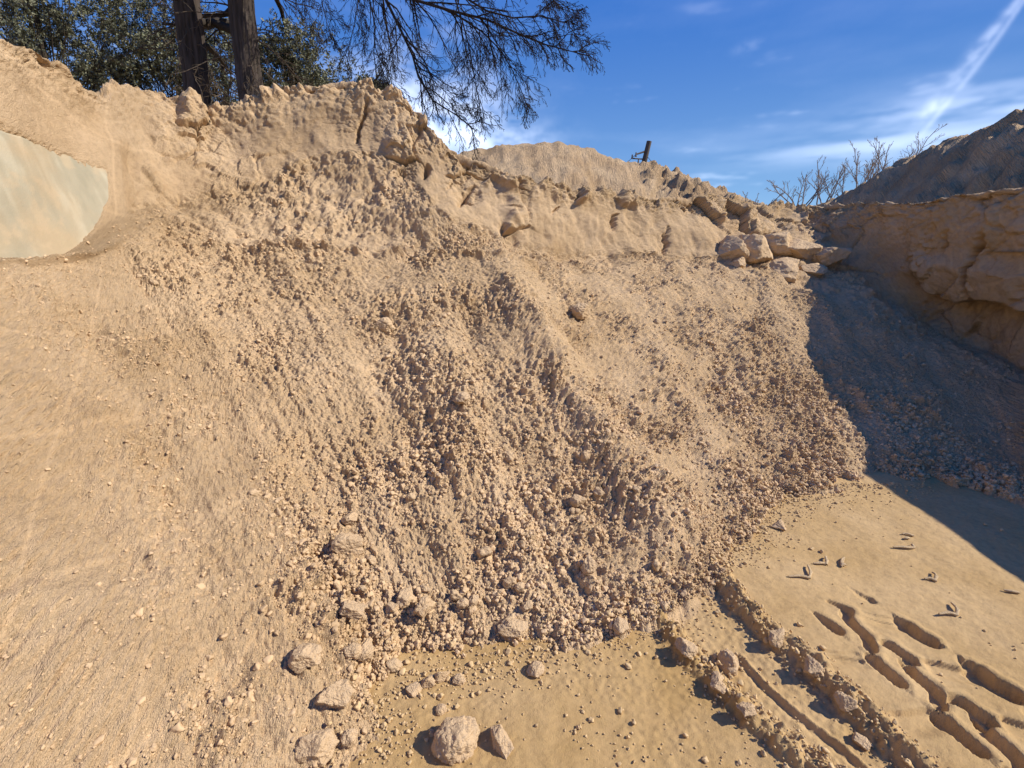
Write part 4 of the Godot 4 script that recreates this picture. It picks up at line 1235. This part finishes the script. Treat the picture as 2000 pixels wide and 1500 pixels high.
func make_evergreens() -> void:
	rng.seed = 404
	var sprays := [leaf_spray(1), leaf_spray(2), leaf_spray(3)]
	for e: Array in evergreens:
		# [base, top centre of crown, radii, clumps, sprays in a clump, label, category]
		var t := thing(e[7], e[0], e[5], e[6], "evergreens behind the bank")
		var c: Vector3 = e[1] - e[0]
		var rad: Vector3 = e[2]
		var tr := Build.new()
		var stem := wander(Vector3.ZERO, Vector3(c.x, c.y, c.z), c.length(), 8, 0.06, Vector3.ZERO)
		tr.tube(stem, 0.03 + rad.x * 0.05, 0.03, 8, Color(0.06, 0.048, 0.036))
		var lists: Array = [[], [], []]
		var cols: Array = [[], [], []]
		for n in e[3]:
			var d := Vector3(rng.randfn(), rng.randfn(), rng.randfn()).normalized() * pow(rng.randf(), 0.45)
			var q := c + d * rad
			if q.y < 0.1:
				continue
			var s := at_share(stem, clampf(0.3 + 0.5 * rng.randf(), 0.0, 1.0))
			var from: Vector3 = s[0]
			var mid := from.lerp(q, 0.55) + Vector3(0, -0.12 * rad.y, 0)
			tr.tube(PackedVector3Array([from, from.lerp(mid, 0.6), mid, mid.lerp(q, 0.6) + Vector3(0, 0.05, 0), q]), 0.016, 0.005, 4, Color(0.05, 0.04, 0.03))
			var cr := rng.randf_range(0.16, 0.34) * clampf(rad.x, 0.5, 1.1)
			var tone := rng.randf_range(0.6, 1.25)
			var outw := (q - c).normalized()
			for m in e[4]:
				var o := Vector3(rng.randfn(), rng.randfn() * 0.7, rng.randfn()) * cr * 0.62
				var up := (outw * 0.6 + Vector3(rng.randfn(), rng.randfn() + 0.4, rng.randfn())).normalized()
				var sx := up.cross(Vector3(rng.randfn(), rng.randfn(), rng.randfn())).normalized()
				var k := rng.randi() % 3
				lists[k].append(Transform3D(Basis(sx, up, sx.cross(up)).scaled(Vector3.ONE * rng.randf_range(0.8, 1.5)), q + o))
				var tt := tone * rng.randf_range(0.8, 1.2)
				cols[k].append(Color(tt, tt, tt))
				if m % 6 == 0:
					tr.tube(PackedVector3Array([q, q + o * 0.5, q + o]), 0.005, 0.003, 3, Color(0.06, 0.05, 0.04))
		obj("trunk", done(tr), mats.bark, t)
		for k in 3:
			var mm := MultiMesh.new()
			mm.transform_format = MultiMesh.TRANSFORM_3D
			mm.use_colors = true
			mm.mesh = sprays[k]
			mm.instance_count = lists[k].size()
			for n in lists[k].size():
				mm.set_instance_transform(n, lists[k][n])
				mm.set_instance_color(n, cols[k][n])
			var o := MultiMeshInstance3D.new()
			o.name = "crown"
			o.multimesh = mm
			o.material_override = mats.leaf
			o.set_meta("kind", "stuff")
			t.add_child(o, true)

var shrubs: Array = [
	[Vector3(7.899, 2.539, -13.000), 1.25, 6, 0.75, "bare grey shrub standing alone at the end of the row by the pit corner"],
	[Vector3(8.830, 2.575, -13.500), 1.35, 4, 0.40, "bare grey shrub with upright twigs, second in the row from the lone one"],
	[Vector3(9.071, 2.513, -13.000), 1.50, 4, 0.40, "bare grey shrub with upright twigs, third in the row from the lone one"],
	[Vector3(9.909, 2.643, -13.500), 1.50, 5, 0.45, "bare grey shrub with upright twigs, fourth in the row from the lone one"],
	[Vector3(10.017, 2.670, -13.000), 1.50, 4, 0.40, "bare grey shrub with upright twigs, fifth in the row from the lone one"],
	[Vector3(11.373, 2.822, -14.000), 1.90, 4, 0.40, "tall bare shrub at the far end of the row, rising from behind the side mound"],
	[Vector3(6.117, 2.345, -12.000), 0.65, 3, 0.90, "sparse low twiggy shrub peeping over the corner of the bank"]]

func make_shrubs() -> void:
	rng.seed = 210
	for s: Array in shrubs:
		# [base, height, stems, spread, label]
		var t := thing("bare_shrub", s[0], s[4], "shrub", "bare shrubs beyond the pit")
		var st := Build.new()
		var tw := Build.new()
		var c := Color(0.27, 0.225, 0.19)
		var how := {"kids": [6, 4, 2], "start": [0.22, 0.2, 0.2], "angle": 0.55, "ratio": [0.5, 0.5], "jitter": 0.14, "pull": Vector3(0, 0.35, 0), "thin": 0.0045, "color": c}
		for k in s[2]:
			var az: float = TAU * (k + rng.randf() * 0.8) / s[2]
			var p := wander(Vector3(cos(az), 0, sin(az)) * 0.1, Vector3(cos(az) * s[3], 1.0, sin(az) * s[3]), s[1] * rng.randf_range(0.7, 1.1), 7, 0.13, Vector3(0, 0.2, 0))
			st.tube(p, 0.02, 0.007, 5, c)
			twigs(tw, p, s[1] * 0.42, 0.010, 0, how)
		obj("stems", done(st), mats.bark, t)
		obj("twigs", done(tw), mats.twig, t)

func make_pole() -> void:
	var foot := Vector3(5.811, 1.600, -24.000)
	var tip := Vector3(6.666, 6.442, -24.000)
	var t := thing("utility_pole", foot, "dark wooden utility pole with short arms and a transformer, leaning behind the heap", "utility pole")
	var ax: Vector3 = tip - foot
	var up := ax.normalized()
	var len := ax.length()
	var b := Build.new()
	var pts := PackedVector3Array()
	for k in 7:
		pts.append(ax * k / 6.0)
	b.tube(pts, 0.15, 0.12, 14)
	obj("post", done(b), mats.wood, t)
	var side := Vector3(-0.86, -0.30, 0.35).normalized()
	var a := Build.new()
	var h1 := up * (len - 0.42)
	a.tube(PackedVector3Array([h1, h1 + side * 0.35, h1 + side * 0.62]), 0.045, 0.035, 8)
	obj("arm", done(a), mats.wood, t)
	var a2 := Build.new()
	var h2 := up * (len - 0.80)
	var s2 := Vector3(-0.95, 0.0, 0.3).normalized()
	a2.tube(PackedVector3Array([h2, h2 + s2 * 0.3, h2 + s2 * 0.72]), 0.03, 0.03, 8)
	obj("arm", done(a2), mats.wood, t)
	for q: Vector3 in [h1 + side * 0.66, h2 + s2 * 0.72 + Vector3(0, 0.08, 0), h2 + s2 * 0.36 - Vector3(0, 0.12, 0)]:
		var ins := Build.new()
		ins.tube(PackedVector3Array([q - Vector3(0, 0.10, 0), q - Vector3(0, 0.05, 0), q, q + Vector3(0, 0.09, 0)]), 0.055, 0.03, 8)
		obj("insulator", done(ins), mats.porcelain, t)
	var tr := Build.new()
	var can := up * (len - 2.0) + Vector3(-0.42, 0, 0.1)
	tr.tube(PackedVector3Array([can, can + up * 0.28, can + up * 0.5]), 0.24, 0.22, 14)
	tr.tube(PackedVector3Array([can + up * 0.5, can + up * 0.53]), 0.22, 0.02, 14)
	obj("transformer", done(tr), mats.metal, t)
	var bush := Build.new()
	bush.tube(PackedVector3Array([can + up * 0.5, can + up * 0.66, can + up * 0.82]), 0.04, 0.02, 8)
	obj("bushing", done(bush), mats.porcelain, t)
	var w0: Vector3 = foot + h1 + side * 0.66
	for q: Array in [[w0, Vector3(4.095, 5.821, -26.000), 0.5, "sagging electric wire running from the pole arm behind the sand heap"], [foot + up * (len - 0.6), Vector3(7.034, 5.146, -23.500), 0.0, "taut guy wire running from the pole down behind the heap"]]:
		var wb := Build.new()
		var wp := PackedVector3Array()
		for k in 13:
			var x := k / 12.0
			wp.append(q[0].lerp(q[1], x) - q[0] - Vector3(0, 4.0 * x * (1.0 - x) * q[2], 0))
		wb.tube(wp, 0.012, 0.012, 5)
		var wo := obj("overhead_wire", done(wb), mats.wire)
		wo.position = q[0]
		tag(wo, q[3], "wire")

# ----------------------------------------------------------------

func _ready() -> void:
	var cam := Camera3D.new()
	cam.name = "camera"
	cam.fov = 82.0
	cam.near = 0.05
	cam.far = 2000.0
	cam.position = Vector3(0, 1.6, 0)
	cam.rotation = Vector3(deg_to_rad(-17.377), 0, 0)
	add_child(cam)
	cam.current = true

	var env := Environment.new()
	env.background_mode = Environment.BG_SKY
	var sky := Sky.new()
	var sm := ProceduralSkyMaterial.new()
	sm.sky_top_color = Color(0.10, 0.40, 0.79)
	sm.sky_horizon_color = Color(0.64, 0.83, 0.98)
	sm.sky_curve = 0.14
	sm.ground_bottom_color = Color(0.42, 0.34, 0.25)
	sm.ground_horizon_color = Color(0.55, 0.48, 0.40)
	sm.sky_cover = sky_cover()
	sm.sky_energy_multiplier = 0.91
	sm.sky_cover_modulate = Color(1, 1, 1, 0.9)
	sky.sky_material = sm
	env.sky = sky
	env.tonemap_mode = Environment.TONE_MAPPER_LINEAR
	env.tonemap_exposure = 1.25
	env.sdfgi_enabled = true
	env.ssao_enabled = true
	env.ssil_enabled = true
	var we := WorldEnvironment.new()
	we.name = "world"
	we.environment = env
	add_child(we)

	var sun := DirectionalLight3D.new()
	sun.name = "sun"
	sun.light_energy = 1.6
	sun.light_color = Color(1.0, 0.97, 0.925)
	sun.light_angular_distance = 0.5
	sun.shadow_enabled = true
	add_child(sun)
	sun.look_at_from_position(Vector3(0.7618, 0.6428, 0.0801), Vector3.ZERO)

	make_materials()
	var cr: StandardMaterial3D = mats.clod.duplicate()
	cr.albedo_color = Color(0.62, 0.46, 0.27).linear_to_srgb()
	cr.resource_name = "dry_crust"
	mats.crust = cr
	hm.resize(HM_N * HM_N)
	hm.fill(-1.0)

	make_bank()
	make_ground()
	# fill the gaps of the height record
	for i in range(1, HM_N):
		for j in range(1, HM_N):
			if hm[i * HM_N + j] < -0.5:
				hm[i * HM_N + j] = maxf(hm[(i - 1) * HM_N + j], hm[i * HM_N + j - 1])
	make_clay_face()
	heap("far_mound", [Vector3(-4.743, 3.863, -15.000), Vector3(-2.201, 4.120, -15.000), Vector3(-1.130, 4.496, -15.500), Vector3(0.000, 4.641, -15.500), Vector3(1.608, 4.670, -15.500), Vector3(2.421, 4.496, -15.500), Vector3(3.204, 4.214, -15.300), Vector3(4.073, 4.024, -15.200), Vector3(4.744, 3.849, -15.000), Vector3(5.383, 3.508, -14.500), Vector3(5.979, 3.155, -14.000), Vector3(6.720, 2.696, -13.000)], 0.62, 0.62, -5.0, 13.0, -19.5, -11.0, 0.07, 120, func(x, z, nl): return sstep(4.0, 4.35, x + 0.25 * (z + 15.5)) * (1.0 - sstep(6.2, 7.2, x)) * sstep(0.05, 0.25, nl.z) * (1.0 - sstep(0.9, 1.6, nl.z)))
	heap("side_mound", [Vector3(8.173, 2.575, -13.500), Vector3(8.594, 2.753, -12.500), Vector3(8.565, 3.001, -11.500), Vector3(8.623, 3.312, -11.000), Vector3(8.892, 3.563, -10.300), Vector3(8.915, 3.650, -9.800), Vector3(8.897, 3.682, -9.300), Vector3(8.767, 3.690, -8.700), Vector3(9.600, 3.900, -7.000), Vector3(10.000, 3.600, -4.200), Vector3(10.300, 2.600, -2.000), Vector3(10.200, 1.600, 0.200)], 1.25, 0.8, 4.4, 14.0, -14.0, 1.5, 0.05, 140, func(x, z, nl): return 0.35 + 0.5 * sstep(-9.5, -8.0, z))
	make_blocks()
	make_crumbs()
	make_clods()
	make_flakes()
	make_bare_trees()
	make_evergreens()
	make_shrubs()
	make_pole()
